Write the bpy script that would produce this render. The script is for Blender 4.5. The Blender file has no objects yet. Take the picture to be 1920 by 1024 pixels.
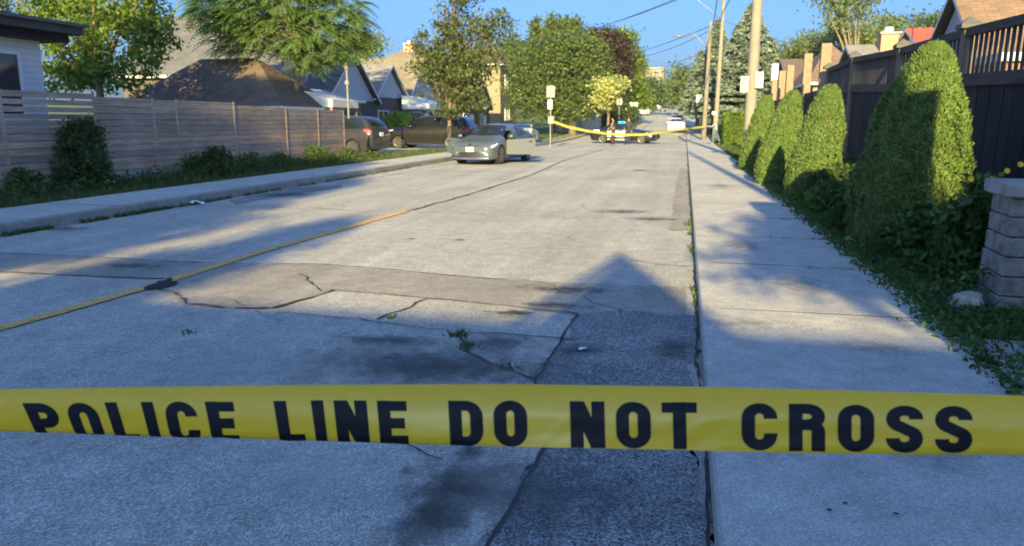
import bpy, bmesh, math, random
import numpy as np
from mathutils import Vector, Matrix, noise
R = math.radians
random.seed(7); rng = np.random.default_rng(7)
scene = bpy.context.scene
C = scene.collection

# ---------------------------------------------------------------- camera
F = 1387.0; PH = R(11.57); TH = R(12.93); EYE = 1.6
cd = bpy.data.cameras.new('camera'); cam = bpy.data.objects.new('camera', cd); C.objects.link(cam)
cam.location = (0, 0, EYE); cam.rotation_euler = (R(90) - PH, 0, TH)
cd.sensor_width = 36; cd.lens = 26.0; cd.clip_start = 0.05; cd.clip_end = 3000
cd.dof.use_dof = True; cd.dof.focus_distance = 1.9; cd.dof.aperture_fstop = 6.5
scene.camera = cam
# ---------------------------------------------------------------- light
SUN_EL = R(18); SUN_AZ = R(4)          # the sun stands behind the camera, 4 degrees to the right of the road's axis
world = bpy.data.worlds.new('World'); scene.world = world; world.use_nodes = True
wn = world.node_tree; bg = wn.nodes['Background']
sky = wn.nodes.new('ShaderNodeTexSky'); sky.sky_type = 'NISHITA'; sky.sun_disc = False
sky.sun_elevation = SUN_EL; sky.sun_rotation = R(180) - SUN_AZ; sky.air_density = 1.0; sky.dust_density = 2.2; sky.ozone_density = 3.0
wtc = wn.nodes.new('ShaderNodeTexCoord')
wmap = wn.nodes.new('ShaderNodeMapping'); wmap.inputs['Scale'].default_value = (3.2, 3.2, 16)
wno = wn.nodes.new('ShaderNodeTexNoise'); wno.inputs['Scale'].default_value = 1.9; wno.inputs['Detail'].default_value = 7; wno.inputs['Roughness'].default_value = .6
wr = wn.nodes.new('ShaderNodeValToRGB'); wr.color_ramp.elements[0].position = .54; wr.color_ramp.elements[1].position = .78
wr.color_ramp.elements[1].color = (.45, .45, .45, 1)
wmix = wn.nodes.new('ShaderNodeMixRGB'); wmix.inputs[2].default_value = (3.6, 3.9, 4.8, 1)
L = wn.links.new
L(wtc.outputs['Generated'], wmap.inputs[0]); L(wmap.outputs[0], wno.inputs['Vector']); L(wno.outputs['Fac'], wr.inputs[0])
wb = wn.nodes.new('ShaderNodeMixRGB'); wb.blend_type = 'MULTIPLY'; wb.inputs[0].default_value = 1; wb.inputs[2].default_value = (.66, .97, 1.42, 1)   # the camera's white balance on the sky light
L(wr.outputs[0], wmix.inputs[0]); L(sky.outputs[0], wmix.inputs[1]); L(wmix.outputs[0], wb.inputs[1]); 
wsx = wn.nodes.new('ShaderNodeSeparateXYZ'); wer = wn.nodes.new('ShaderNodeValToRGB'); we = wn.nodes.new('ShaderNodeMixRGB'); we.blend_type = 'MULTIPLY'; we.inputs[0].default_value = 1
wer.color_ramp.elements[0].position = 0; wer.color_ramp.elements[0].color = (.36, .41, .48, 1); wer.color_ramp.elements[1].position = .55; wer.color_ramp.elements[1].color = (1, 1, 1, 1)
L(wtc.outputs['Generated'], wsx.inputs[0]); L(wsx.outputs[2], wer.inputs[0]); L(wb.outputs[0], we.inputs[1]); L(wer.outputs[0], we.inputs[2]); L(we.outputs[0], bg.inputs[0])
bg.inputs[1].default_value = 0.09
sl = bpy.data.lights.new('sun', 'SUN'); sun = bpy.data.objects.new('sun', sl); C.objects.link(sun)
sl.energy = 5.0; sl.angle = R(0.53); sl.color = (1.0, .80, .33)
sdir = Vector((math.sin(SUN_AZ) * math.cos(SUN_EL), -math.cos(SUN_AZ) * math.cos(SUN_EL), math.sin(SUN_EL)))   # towards the sun
sun.rotation_euler = sdir.to_track_quat('Z', 'Y').to_euler(); sun.location = (5, -30, 20)
scene.view_settings.view_transform = 'Standard'; scene.view_settings.look = 'None'
scene.view_settings.exposure = 1.5; scene.view_settings.gamma = 1.0; scene.view_settings.use_curve_mapping = False
scene.cycles.max_bounces = 8; scene.cycles.transparent_max_bounces = 12

# ---------------------------------------------------------------- survey helpers: from bearings in the photo to metres
def ray(px, py):
    a = px - 960; b = 512 - py
    fw = F * math.cos(PH) + b * math.sin(PH); up = -F * math.sin(PH) + b * math.cos(PH)
    return (a * math.cos(TH) - fw * math.sin(TH), a * math.sin(TH) + fw * math.cos(TH), up)
def G(px, py, z=0):
    r = ray(px, py); t = (z - EYE) / r[2]; return Vector((r[0] * t, r[1] * t, z))
def W(px, py, Y):
    r = ray(px, py); t = Y / r[1]; return Vector((r[0] * t, Y, EYE + r[2] * t))
def WX(px, py, X):
    r = ray(px, py); t = X / r[0]; return Vector((X, r[1] * t, EYE + r[2] * t))
def ppm(px, py, Y):                      # pixels per metre there
    p = W(px, py, Y); return F / ((p.x * -math.sin(TH) + p.y * math.cos(TH)) * math.cos(PH) - (p.z - EYE) * math.sin(PH))
def gz(y):                               # the street climbs beyond the police car
    if y < 57: return 0.0
    d = y - 57; return .037 * (d - 14 * (1 - math.exp(-d / 14)))

# ---------------------------------------------------------------- materials
M = {}
def nodes(name):
    m = bpy.data.materials.new(name); m.use_nodes = True; M[name] = m
    return m, m.node_tree, m.node_tree.nodes['Principled BSDF']
def N(nt, t, **k):
    n = nt.nodes.new(t)
    for a, v in k.items():
        if a.startswith('i_'):
            key = a[2:]; n.inputs[int(key) if key.isdigit() else key.replace('_', ' ')].default_value = v
        else: setattr(n, a, v)
    return n
def ramp(nt, fac, cols):
    r = N(nt, 'ShaderNodeValToRGB'); e = r.color_ramp.elements
    while len(e) < len(cols): e.new(.5)
    for el, (p, c) in zip(e, cols):
        el.position = p; el.color = (*c, 1) if not isinstance(c, (int, float)) else (c, c, c, 1)
    nt.links.new(fac, r.inputs[0]); return r.outputs[0]
def coord(nt, scale=(1, 1, 1), kind='Object'):
    tc = N(nt, 'ShaderNodeTexCoord'); mp = N(nt, 'ShaderNodeMapping'); mp.inputs['Scale'].default_value = scale
    nt.links.new(tc.outputs[kind], mp.inputs[0]); return mp.outputs[0]
def noise_tex(nt, vec, s, d=4, r=.6):
    n = N(nt, 'ShaderNodeTexNoise'); n.inputs['Scale'].default_value = s; n.inputs['Detail'].default_value = d; n.inputs['Roughness'].default_value = r
    nt.links.new(vec, n.inputs['Vector']); return n.outputs['Fac']
def mixc(nt, f, a, b, mode='MIX'):
    m = N(nt, 'ShaderNodeMixRGB', blend_type=mode)
    for i, v in ((0, f), (1, a), (2, b)):
        if hasattr(v, 'links') or hasattr(v, 'is_linked'): nt.links.new(v, m.inputs[i])
        elif i == 0: m.inputs[0].default_value = v
        else: m.inputs[i].default_value = (*v, 1)
    return m.outputs[0]
def bump(nt, b, h, s=.3, d=.01):
    n = N(nt, 'ShaderNodeBump'); n.inputs['Strength'].default_value = s; n.inputs['Distance'].default_value = d
    nt.links.new(h, n.inputs['Height']); nt.links.new(n.outputs[0], b.inputs['Normal'])
def plain(name, col, rough=.6, metal=0, var=.12, s=6, spec=.5, coat=0, bs=0):
    m, nt, b = nodes(name); v = coord(nt)
    f = noise_tex(nt, v, s, 5)
    lo = tuple(c * (1 - var) for c in col); hi = tuple(min(1, c * (1 + var)) for c in col)
    nt.links.new(ramp(nt, f, [(.3, lo), (.7, hi)]), b.inputs['Base Color'])
    b.inputs['Roughness'].default_value = rough; b.inputs['Metallic'].default_value = metal
    b.inputs['Specular IOR Level'].default_value = spec; b.inputs['Coat Weight'].default_value = coat
    b.inputs['Coat Roughness'].default_value = .06
    if bs: bump(nt, b, noise_tex(nt, v, s * 8, 3), bs)
    return m
def aggregate(name, c1, c2, big=.35, speck=.5, joint=None, fine=150):
    """worn concrete / asphalt: broad blotches, tyre polish and fine stones"""
    m, nt, b = nodes(name); v = coord(nt)
    broad = noise_tex(nt, v, big, 6, .62)
    base = ramp(nt, broad, [(.32, c1), (.68, c2)])
    if name.startswith('road'): base = mixc(nt, 1, base, ramp(nt, noise_tex(nt, coord(nt, (1.1, .05, 1)), 1.6, 4), [(.3, .84), (.7, 1.12)]), 'MULTIPLY')     # wheel tracks
    mid = noise_tex(nt, v, 5, 6, .7)
    base = mixc(nt, .55, base, ramp(nt, mid, [(.3, .62), (.7, 1.28)]), 'MULTIPLY')
    vo = N(nt, 'ShaderNodeTexVoronoi'); vo.inputs['Scale'].default_value = fine; nt.links.new(v, vo.inputs['Vector'])
    st = ramp(nt, vo.outputs['Color'], [(.15, 1 - .75 * speck), (.55, 1.0), (.9, 1 + 1.1 * speck)])
    base = mixc(nt, 1, base, st, 'MULTIPLY')
    f2 = noise_tex(nt, v, 28, 4, .8)
    base = mixc(nt, .5 * speck, base, ramp(nt, f2, [(.3, .55), (.7, 1.5)]), 'MULTIPLY')
    nt.links.new(base, b.inputs['Base Color']); b.inputs['Roughness'].default_value = .85; b.inputs['Specular IOR Level'].default_value = .3
    bump(nt, b, mixc(nt, .5, vo.outputs['Distance'], f2), .45, .006)
    return m
aggregate('road', (.345, .325, .285), (.46, .435, .385), .35, .5, fine=120)
aggregate('road_patch', (.27, .245, .21), (.35, .32, .28), .6, .45)
aggregate('asphalt', (.17, .168, .165), (.255, .25, .24), .7, .85, fine=110)
aggregate('walk', (.40, .38, .345), (.51, .485, .435), .5, .3)
aggregate('kerb', (.27, .25, .22), (.36, .34, .30), 1.5, .35)
plain('crack', (.05, .046, .04), .9, var=.4, s=30)
plain('tar', (.014, .013, .012), .9, var=.4, s=30)
plain('soil', (.06, .05, .035), .95, var=.5, s=12, bs=.5)
plain('lawn', (.075, .11, .028), .95, var=.45, s=1.2, bs=.3)
def leafmat(name, c1, c2, trans=.35, rough=.55, clump=1.4):
    m, nt, b = nodes(name)
    g = N(nt, 'ShaderNodeNewGeometry'); v = coord(nt)
    f = noise_tex(nt, v, clump, 3)
    col = ramp(nt, g.outputs['Random Per Island'], [(0, c1), (1, c2)])
    col = mixc(nt, .6, col, ramp(nt, f, [(.35, .6), (.65, 1.35)]), 'MULTIPLY')
    nt.links.new(col, b.inputs['Base Color']); b.inputs['Roughness'].default_value = rough; b.inputs['Specular IOR Level'].default_value = .35
    t = N(nt, 'ShaderNodeBsdfTranslucent'); nt.links.new(mixc(nt, 1, col, (1.5, 1.7, .7), 'MULTIPLY'), t.inputs[0])
    mx = N(nt, 'ShaderNodeMixShader'); mx.inputs[0].default_value = trans
    nt.links.new(b.outputs[0], mx.inputs[1]); nt.links.new(t.outputs[0], mx.inputs[2])
    nt.links.new(mx.outputs[0], nt.nodes['Material Output'].inputs[0]); return m
leafmat('leaf_bright', (.085, .14, .02), (.17, .235, .04))
leafmat('leaf_mid', (.065, .105, .03), (.135, .18, .055))
leafmat('leaf_deep', (.035, .065, .02), (.075, .115, .03))
leafmat('leaf_frond', (.095, .16, .045), (.17, .25, .075))
leafmat('leaf_olive', (.06, .08, .028), (.13, .15, .055))
leafmat('leaf_purple', (.03, .018, .014), (.075, .045, .03))
leafmat('leaf_cream', (.30, .32, .10), (.48, .48, .2))
leafmat('leaf_lime', (.24, .32, .04), (.36, .44, .08))
leafmat('leaf_cedar', (.08, .14, .035), (.145, .215, .06), .10, clump=9)
nt = M['leaf_cedar'].node_tree; lk = [l for l in nt.links if l.to_node.type == 'BSDF_PRINCIPLED' and l.to_socket.name == 'Base Color'][0]; src = lk.from_socket      # dead brown patches
nt.links.new(mixc(nt, ramp(nt, noise_tex(nt, coord(nt), 4.5, 5, .65), [(.60, 0), (.68, .85)]), src, (.11, .065, .03)), nt.nodes['Principled BSDF'].inputs['Base Color'])
leafmat('leaf_spruce', (.11, .15, .12), (.21, .26, .22), .12, clump=.9)
leafmat('leaf_pale', (.11, .15, .06), (.19, .23, .10))
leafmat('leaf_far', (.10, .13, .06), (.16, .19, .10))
leafmat('weed', (.04, .085, .02), (.10, .17, .04), clump=5)
leafmat('grass', (.04, .065, .018), (.095, .13, .035), clump=3)
plain('petal', (.75, .50, .02), .6)
plain('petal_white', (.7, .7, .66), .6)
plain('bark', (.16, .12, .085), .9, var=.4, s=9, bs=.6)
plain('bark_pale', (.19, .155, .11), .9, var=.35, s=9, bs=.5)
plain('pole_concrete', (.235, .21, .18), .85, var=.14, s=3, bs=.2)
plain('pole_wood', (.20, .175, .14), .9, var=.25, s=4, bs=.3)
plain('galv', (.22, .225, .225), .5, .6, var=.15)
plain('sign_back', (.24, .24, .245), .6, .3)
plain('sign_white', (.55, .55, .54), .4)
plain('sign_red', (.65, .03, .03), .4)
plain('ink', (.010, .010, .014), .5, spec=.2)
plain('wire', (.05, .05, .055), .6)
plain('stone', (.25, .24, .22), .9, var=.45, s=9, bs=.9)
plain('capstone', (.32, .31, .30), .9, var=.3, s=7, bs=.6)
plain('rock', (.38, .36, .32), .9, var=.3, s=9, bs=.6)
plain('mortar', (.07, .065, .06), .95)
plain('white_paint', (.78, .78, .76), .55, var=.05)
plain('white_metal', (.80, .80, .78), .35, var=.04)
plain('dark_wall', (.10, .085, .08), .85, var=.25, s=10)
plain('stucco', (.25, .21, .14), .9, var=.08)
plain('brick_pink', (.42, .24, .17), .9, var=.25, s=14)
plain('timber_new', (.25, .175, .12), .8, var=.18, s=8)
plain('timber_cap', (.10, .10, .10), .8)
plain('chrome', (.75, .75, .74), .12, 1.0, var=.03)
plain('tyre', (.022, .022, .022), .8)
plain('rim', (.30, .30, .31), .3, .9)
plain('trim', (.02, .02, .022), .45)
plain('interior', (.018, .018, .018), .9)
plain('plate', (.75, .77, .78), .4)
plain('skin', (.50, .29, .20), .55, var=.06)
plain('hair_dark', (.04, .025, .018), .7)
plain('hair_grey', (.30, .27, .24), .7)
plain('cap_red', (.50, .12, .09), .7)
plain('cloth_navy', (.025, .028, .045), .85)
plain('cloth_dark', (.028, .024, .026), .85)
plain('cloth_maroon', (.06, .02, .028), .85)
plain('cloth_tan', (.22, .13, .10), .85)
plain('cloth_white', (.72, .72, .70), .85)
plain('cloth_grey', (.27, .28, .31), .85)
plain('denim', (.08, .12, .21), .85)
plain('tape_far', (.42, .39, .08), .4)
plain('paper', (.75, .76, .80), .8)
for nm, c in dict(car_grey=(.078, .094, .122), car_white=(.80, .80, .78), car_black=(.010, .010, .012), car_char=(.03, .028, .03), car_silver=(.48, .50, .52), car_blue=(.14, .2, .3)).items():
    plain(nm, c, .32, .0, var=.02, coat=.5)
def glassmat(name, col, alpha):
    m, nt, b = nodes(name); b.inputs['Base Color'].default_value = (*col, 1); b.inputs['Roughness'].default_value = .04
    b.inputs['Specular IOR Level'].default_value = .9
    if alpha < 1:
        t = N(nt, 'ShaderNodeBsdfTransparent'); t.inputs[0].default_value = (.8, .88, .84, 1)
        mx = N(nt, 'ShaderNodeMixShader'); mx.inputs[0].default_value = alpha
        nt.links.new(t.outputs[0], mx.inputs[1]); nt.links.new(b.outputs[0], mx.inputs[2]); nt.links.new(mx.outputs[0], nt.nodes['Material Output'].inputs[0])
glassmat('glass', (.012, .016, .022), 1); glassmat('glass_clear', (.02, .03, .03), .35); glassmat('pane', (.03, .04, .05), 1)
def emit(name, col, s):
    m, nt, b = nodes(name); b.inputs['Base Color'].default_value = (*col, 1); b.inputs['Emission Color'].default_value = (*col, 1); b.inputs['Emission Strength'].default_value = s
emit('tail_on', (1, .03, .03), 1.2); emit('beacon', (.01, .35, 1), 2.6)
plain('tail', (.45, .02, .02), .25); plain('lamp_glass', (.72, .74, .76), .15)
def shingle(name, c, s=7):
    m, nt, b = nodes(name); v = coord(nt)
    br = N(nt, 'ShaderNodeTexBrick'); br.inputs['Scale'].default_value = 1; br.inputs['Brick Width'].default_value = .33; br.inputs['Row Height'].default_value = .15
    br.inputs['Mortar Size'].default_value = .012; br.inputs['Color1'].default_value = (*[x * .85 for x in c], 1); br.inputs['Color2'].default_value = (*[x * 1.12 for x in c], 1)
    br.inputs['Mortar'].default_value = (*[x * .7 for x in c], 1)
    uv = N(nt, 'ShaderNodeUVMap'); nt.links.new(uv.outputs[0], br.inputs['Vector'])
    f = noise_tex(nt, v, 1.3, 5, .7)
    nt.links.new(mixc(nt, .8, br.outputs[0], ramp(nt, f, [(.3, .68), (.7, 1.25)]), 'MULTIPLY'), b.inputs['Base Color']); b.inputs['Roughness'].default_value = .9
    bump(nt, b, br.outputs['Fac'], .4, .01)
shingle('roof_brown', (.14, .10, .082)); shingle('roof_grey', (.12, .12, .125)); shingle('roof_tan', (.22, .185, .14)); shingle('roof_red', (.42, .09, .06))
shingle('roof_dark', (.10, .095, .095)); shingle('roof_ginger', (.21, .135, .095)); shingle('roof_slate', (.23, .22, .215))
def siding(name, c, row=.14):
    m, nt, b = nodes(name); v = coord(nt, (1, 1, 1 / row)); sp = N(nt, 'ShaderNodeSeparateXYZ'); nt.links.new(v, sp.inputs[0])
    fr = N(nt, 'ShaderNodeMath', operation='FRACT'); nt.links.new(sp.outputs[2], fr.inputs[0])
    col = ramp(nt, fr.outputs[0], [(0, tuple(x * .45 for x in c)), (.12, c), (1, c)])
    nt.links.new(mixc(nt, .5, col, ramp(nt, noise_tex(nt, coord(nt), 2), [(.3, .85), (.7, 1.1)]), 'MULTIPLY'), b.inputs['Base Color']); b.inputs['Roughness'].default_value = .7
    bump(nt, b, fr.outputs[0], .5, .02)
siding('siding_white', (.70, .71, .72)); siding('siding_blue', (.50, .53, .58)); siding('brick_red', (.30, .15, .11), .075); siding('brick_dark', (.12, .075, .06), .075)
def wood(name, c, axis, var=.35):
    m, nt, b = nodes(name); sc = [9, 9, 9]; sc[axis] = .5
    g = N(nt, 'ShaderNodeNewGeometry')
    f = noise_tex(nt, coord(nt, tuple(sc)), 3, 6, .7)
    col = ramp(nt, f, [(.28, tuple(x * (1 - var) for x in c)), (.72, tuple(x * (1 + var) for x in c))])
    col = mixc(nt, .9, col, ramp(nt, g.outputs['Random Per Island'], [(0, (.66, .68, .74)), (.5, (1, 1, 1)), (1, (1.30, 1.10, .95))]), 'MULTIPLY')
    big = noise_tex(nt, coord(nt), .8, 4)
    col = mixc(nt, .7, col, ramp(nt, big, [(.3, .7), (.7, 1.2)]), 'MULTIPLY')
    nt.links.new(col, b.inputs['Base Color']); b.inputs['Roughness'].default_value = .88; b.inputs['Specular IOR Level'].default_value = .25
    bump(nt, b, f, .4, .01)
wood('board_weathered', (.40, .315, .245), 1, .45); wood('fence_dark', (.035, .033, .036), 2, .45); wood('rail_dark', (.075, .07, .07), 1); wood('post_tan', (.19, .16, .125), 2, .2)
# road paint, worn through in places
m, nt, b = nodes('yellow_paint'); v = coord(nt)
b.inputs['Base Color'].default_value = (.62, .44, .12, 1); b.inputs['Roughness'].default_value = .8
nt.links.new(mixc(nt, .6, (.72, .42, .12), ramp(nt, noise_tex(nt, v, 30, 5, .8), [(.35, .55), (.65, 1.15)]), 'MULTIPLY'), b.inputs['Base Color'])
tr = N(nt, 'ShaderNodeBsdfTransparent'); mx = N(nt, 'ShaderNodeMixShader')
nt.links.new(ramp(nt, noise_tex(nt, v, 9, 8, .75), [(.36, 0), (.44, .95)]), mx.inputs[0]); nt.links.new(tr.outputs[0], mx.inputs[1]); nt.links.new(b.outputs[0], mx.inputs[2])
nt.links.new(mx.outputs[0], nt.nodes['Material Output'].inputs[0])
def stainmat(name, col, dens):
    m, nt, b = nodes(name); b.inputs['Base Color'].default_value = (*col, 1); b.inputs['Roughness'].default_value = .7
    tc = N(nt, 'ShaderNodeTexCoord'); vs = N(nt, 'ShaderNodeVectorMath', operation='SUBTRACT'); vs.inputs[1].default_value = (.5, .5, 0)
    nt.links.new(tc.outputs['UV'], vs.inputs[0]); ln = N(nt, 'ShaderNodeVectorMath', operation='LENGTH'); nt.links.new(vs.outputs[0], ln.inputs[0])
    f = noise_tex(nt, coord(nt), 7, 7, .7)
    a = N(nt, 'ShaderNodeMath', operation='MULTIPLY_ADD'); a.inputs[1].default_value = 1.25; nt.links.new(f, a.inputs[0]); nt.links.new(ln.outputs['Value'], a.inputs[2])
    al = ramp(nt, a.outputs[0], [(.62, dens), (.82, dens * .5), (.98, 0)])
    tr = N(nt, 'ShaderNodeBsdfTransparent'); mx = N(nt, 'ShaderNodeMixShader')
    nt.links.new(al, mx.inputs[0]); nt.links.new(tr.outputs[0], mx.inputs[1]); nt.links.new(b.outputs[0], mx.inputs[2]); nt.links.new(mx.outputs[0], nt.nodes['Material Output'].inputs[0])
stainmat('stain', (.05, .048, .045), .7); stainmat('stain_soft', (.09, .085, .08), .55); stainmat('walk_stain', (.20, .18, .15), .35); stainmat('stain_pale', (.55, .52, .47), .3)
# barrier tape: thin glossy yellow film
m, nt, b = nodes('tape'); b.inputs['Base Color'].default_value = (1, .62, .02, 1); b.inputs['Roughness'].default_value = .3; b.inputs['Specular IOR Level'].default_value = .9
v = coord(nt, (3, 3, 14)); bump(nt, b, noise_tex(nt, v, 3, 2), .12, .004)
t = N(nt, 'ShaderNodeBsdfTranslucent'); t.inputs[0].default_value = (1, .66, .02, 1); mx = N(nt, 'ShaderNodeMixShader'); mx.inputs[0].default_value = .3
nt.links.new(b.outputs[0], mx.inputs[1]); nt.links.new(t.outputs[0], mx.inputs[2]); nt.links.new(mx.outputs[0], nt.nodes['Material Output'].inputs[0])

# ---------------------------------------------------------------- object helpers
def tag(o, label=None, cat=None, group=None, kind=None):
    if label: o['label'] = label
    if cat: o['category'] = cat
    if group: o['group'] = group
    if kind: o['kind'] = kind
    return o
def thing(name, label, cat, loc=(0, 0, 0), rz=0, group=None):
    o = bpy.data.objects.new(name, None); C.objects.link(o); o.location = loc; o.rotation_euler = (0, 0, rz); o.empty_display_size = .2
    return tag(o, label, cat, group)
def link(name, me, mat, parent=None, smooth=False):
    for mm in (mat if isinstance(mat, (list, tuple)) else [mat]): me.materials.append(M[mm])
    if smooth: me.polygons.foreach_set('use_smooth', [True] * len(me.polygons))
    o = bpy.data.objects.new(name, me); C.objects.link(o)
    if parent: o.parent = parent
    return o
def copy_tree(o, parent=None):
    c = o.copy(); C.objects.link(c)
    if parent: c.parent = parent
    for ch in o.children: copy_tree(ch, c)
    return c
class MB:
    def __init__(s): s.v = []; s.f = []; s.uv = []; s.mi = []; s.cur = 0
    def face(s, pts, uv=None):
        n = len(s.v); s.v += [tuple(p) for p in pts]; s.f.append(tuple(range(n, n + len(pts)))); s.uv.append(uv); s.mi.append(s.cur)
    def box(s, x0, x1, y0, y1, z0, z1, mtx=None):
        p = [Vector(q) for q in ((x0, y0, z0), (x1, y0, z0), (x1, y1, z0), (x0, y1, z0), (x0, y0, z1), (x1, y0, z1), (x1, y1, z1), (x0, y1, z1))]
        if mtx: p = [mtx @ q for q in p]
        n = len(s.v); s.v += [tuple(q) for q in p]
        for f in ((3, 2, 1, 0), (4, 5, 6, 7), (0, 1, 5, 4), (1, 2, 6, 5), (2, 3, 7, 6), (3, 0, 4, 7)):
            s.f.append(tuple(n + i for i in f)); s.uv.append(None); s.mi.append(s.cur)
        return s
    def tube(s, pts, rad, seg=8, caps=True):
        pts = [Vector(p) for p in pts]
        if isinstance(rad, (int, float)): rad = [rad] * len(pts)
        n0 = len(s.v)
        for i, p in enumerate(pts):
            d = (pts[min(i + 1, len(pts) - 1)] - pts[max(i - 1, 0)]).normalized()
            a = d.orthogonal() if i == 0 else (a - d * a.dot(d)); a.normalize(); b = d.cross(a)
            for k in range(seg):
                t = 2 * math.pi * k / seg; s.v.append(tuple(p + (a * math.cos(t) + b * math.sin(t)) * rad[i]))
        for i in range(len(pts) - 1):
            for k in range(seg):
                k2 = (k + 1) % seg; s.f.append((n0 + i * seg + k, n0 + i * seg + k2, n0 + (i + 1) * seg + k2, n0 + (i + 1) * seg + k)); s.uv.append(None); s.mi.append(s.cur)
        if caps:
            s.f.append(tuple(n0 + k for k in reversed(range(seg)))); s.f.append(tuple(n0 + (len(pts) - 1) * seg + k for k in range(seg))); s.uv += [None, None]; s.mi += [s.cur, s.cur]
        return s
    def grid(s, P, flip=False):
        n0 = len(s.v); nu, nv = len(P), len(P[0])
        for row in P: s.v += [tuple(p) for p in row]
        for i in range(nu - 1):
            for j in range(nv - 1):
                q = (n0 + i * nv + j, n0 + i * nv + j + 1, n0 + (i + 1) * nv + j + 1, n0 + (i + 1) * nv + j)
                s.f.append(q[::-1] if flip else q); s.uv.append(None); s.mi.append(s.cur)
        return s
    def mesh(s, name):
        me = bpy.data.meshes.new(name); me.from_pydata(s.v, [], s.f)
        if any(u for u in s.uv):
            ul = me.uv_layers.new(name='UVMap'); k = 0
            for u, f in zip(s.uv, s.f):
                for j in range(len(f)): ul.data[k + j].uv = u[j] if u else (0, 0)
                k += len(f)
        if any(s.mi): me.polygons.foreach_set('material_index', s.mi)
        me.update(); return me
    def build(s, name, mat, parent=None, smooth=False, bevel=0):
        me = s.mesh(name)
        if bevel:
            bm = bmesh.new(); bm.from_mesh(me); bmesh.ops.bevel(bm, geom=bm.edges[:], offset=bevel, segments=1, affect='EDGES', clamp_overlap=True); bm.to_mesh(me); bm.free()
        return link(name, me, mat, parent, smooth)
def quads(name, P, mat, parent=None, extra=None):
    """P: (n,4,3) array of loose quads; extra=(verts,faces) solid core appended"""
    n = len(P); me = bpy.data.meshes.new(name)
    V = P.reshape(-1, 3); nv = len(V); faces_extra = []
    if extra is not None:
        V = np.vstack([V, np.array(extra[0])]); faces_extra = [tuple(i + nv for i in f) for f in extra[1]]
    me.vertices.add(len(V)); me.vertices.foreach_set('co', V.astype(np.float32).ravel())
    li = list(range(nv)); ls = list(range(0, nv, 4)); 
    for f in faces_extra: ls.append(len(li)); li += f
    me.loops.add(len(li)); me.loops.foreach_set('vertex_index', li)
    me.polygons.add(len(ls)); me.polygons.foreach_set('loop_start', ls)
    me.update(calc_edges=True); me.validate()
    return link(name, me, mat, parent)
def leaves(cen, size, aspect=.6, droop=0, nrm=None, jit=1.0, shape='leaf'):
    """loose leaf quads round the centres; returns (n,4,3)"""
    n = len(cen); s = size * rng.uniform(.6, 1.35, (n, 1))
    nn = rng.normal(size=(n, 3)); nn /= np.linalg.norm(nn, axis=1, keepdims=True)
    if nrm is not None: nn = nrm + nn * jit; nn /= np.linalg.norm(nn, axis=1, keepdims=True)
    a = np.cross(nn, rng.normal(size=(n, 3))); a /= np.linalg.norm(a, axis=1, keepdims=True)
    if droop: a[:, 2] -= droop; a /= np.linalg.norm(a, axis=1, keepdims=True)
    b = np.cross(nn, a); b /= np.maximum(np.linalg.norm(b, axis=1, keepdims=True), 1e-6)
    P = np.empty((n, 4, 3)); P[:, 0] = cen - a * s; P[:, 2] = cen + a * s; P[:, 1] = cen + b * s * aspect - a * s * .15; P[:, 3] = cen - b * s * aspect - a * s * .15
    return P
def lobed(lobes, per, cl, leaf, fill=.35):
    """cluster centres in the shells of lobes [(x,y,z,rx,ry,rz)], leaves gathered round each cluster"""
    out = []; cs = []
    for (x, y, z, a, b, c) in lobes:
        k = max(6, int(2.4 * per * (a * b * c) ** (2 / 3)))
        d = rng.normal(size=(k, 3)); d /= np.linalg.norm(d, axis=1, keepdims=True)
        r = np.where(rng.random(k) < fill, rng.uniform(.25, .8, k), rng.uniform(.78, 1.08, k))[:, None]
        p = np.array((x, y, z)) + d * r * np.array((a, b, c)); cs.append(p)
        lf = np.repeat(p, leaf, 0) + rng.normal(size=(k * leaf, 3)) * cl * np.array((1, 1, .65)) * np.repeat(rng.uniform(.6, 1.3, (k, 1)), leaf, 0)
        out.append(lf)
    return np.vstack(out), np.vstack(cs)
def tree(name, label, base, lobes, mat, trunk_r, bark='bark', per=14, cl=.3, leaf=34, size=.11, group=None, fill=.35, cat='tree', limbs=14, fork=.45, lean=(0, 0), aspect=.6):
    base = Vector(base); t = thing(name, label, cat, base, 0, group)
    lo = [(x - base.x, y - base.y, z - base.z, a, b, c) for x, y, z, a, b, c in lobes]
    cen, cs = lobed(lo, per, cl, leaf, fill)
    quads('crown', leaves(cen, size, aspect), mat, t)
    zt = max(l[2] + l[5] * .5 for l in lo); top = Vector((np.mean([l[0] for l in lo]), np.mean([l[1] for l in lo]), zt))
    mb = MB(); pts = []
    for i in range(9):
        u = i / 8; pts.append(Vector((top.x * u ** 1.6 + lean[0] * math.sin(3 * u), top.y * u ** 1.6 + lean[1] * math.sin(3 * u), -.15 + (zt + .15) * u)))
    mb.tube(pts, [trunk_r * (1.35 if i == 0 else 1) * (1 - .82 * i / 8) for i in range(9)], 9)
    for i in rng.choice(len(cs), min(limbs, len(cs)), replace=False):
        e = Vector(cs[i]); u = min(.9, max(fork * .8, fork * .6 + rng.uniform(0, .35))); k = u * 8; a = pts[int(k)].lerp(pts[min(8, int(k) + 1)], k % 1)
        if e.z < a.z + .1: u = max(.15, min(u, e.z / zt * .8)); k = u * 8; a = pts[int(k)].lerp(pts[min(8, int(k) + 1)], k % 1)
        m_ = a.lerp(e, .5) + Vector((0, 0, .08 * (e - a).length)); r0 = trunk_r * (1 - .8 * u) * .6
        mb.tube([a, m_, e], [r0, r0 * .6, r0 * .2], 6)
    mb.build('trunk', bark, t, True); return t
def stuff(name, P, mat, label, cat='plants'):
    return tag(quads(name, P, mat), label, cat, kind='stuff')
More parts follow.
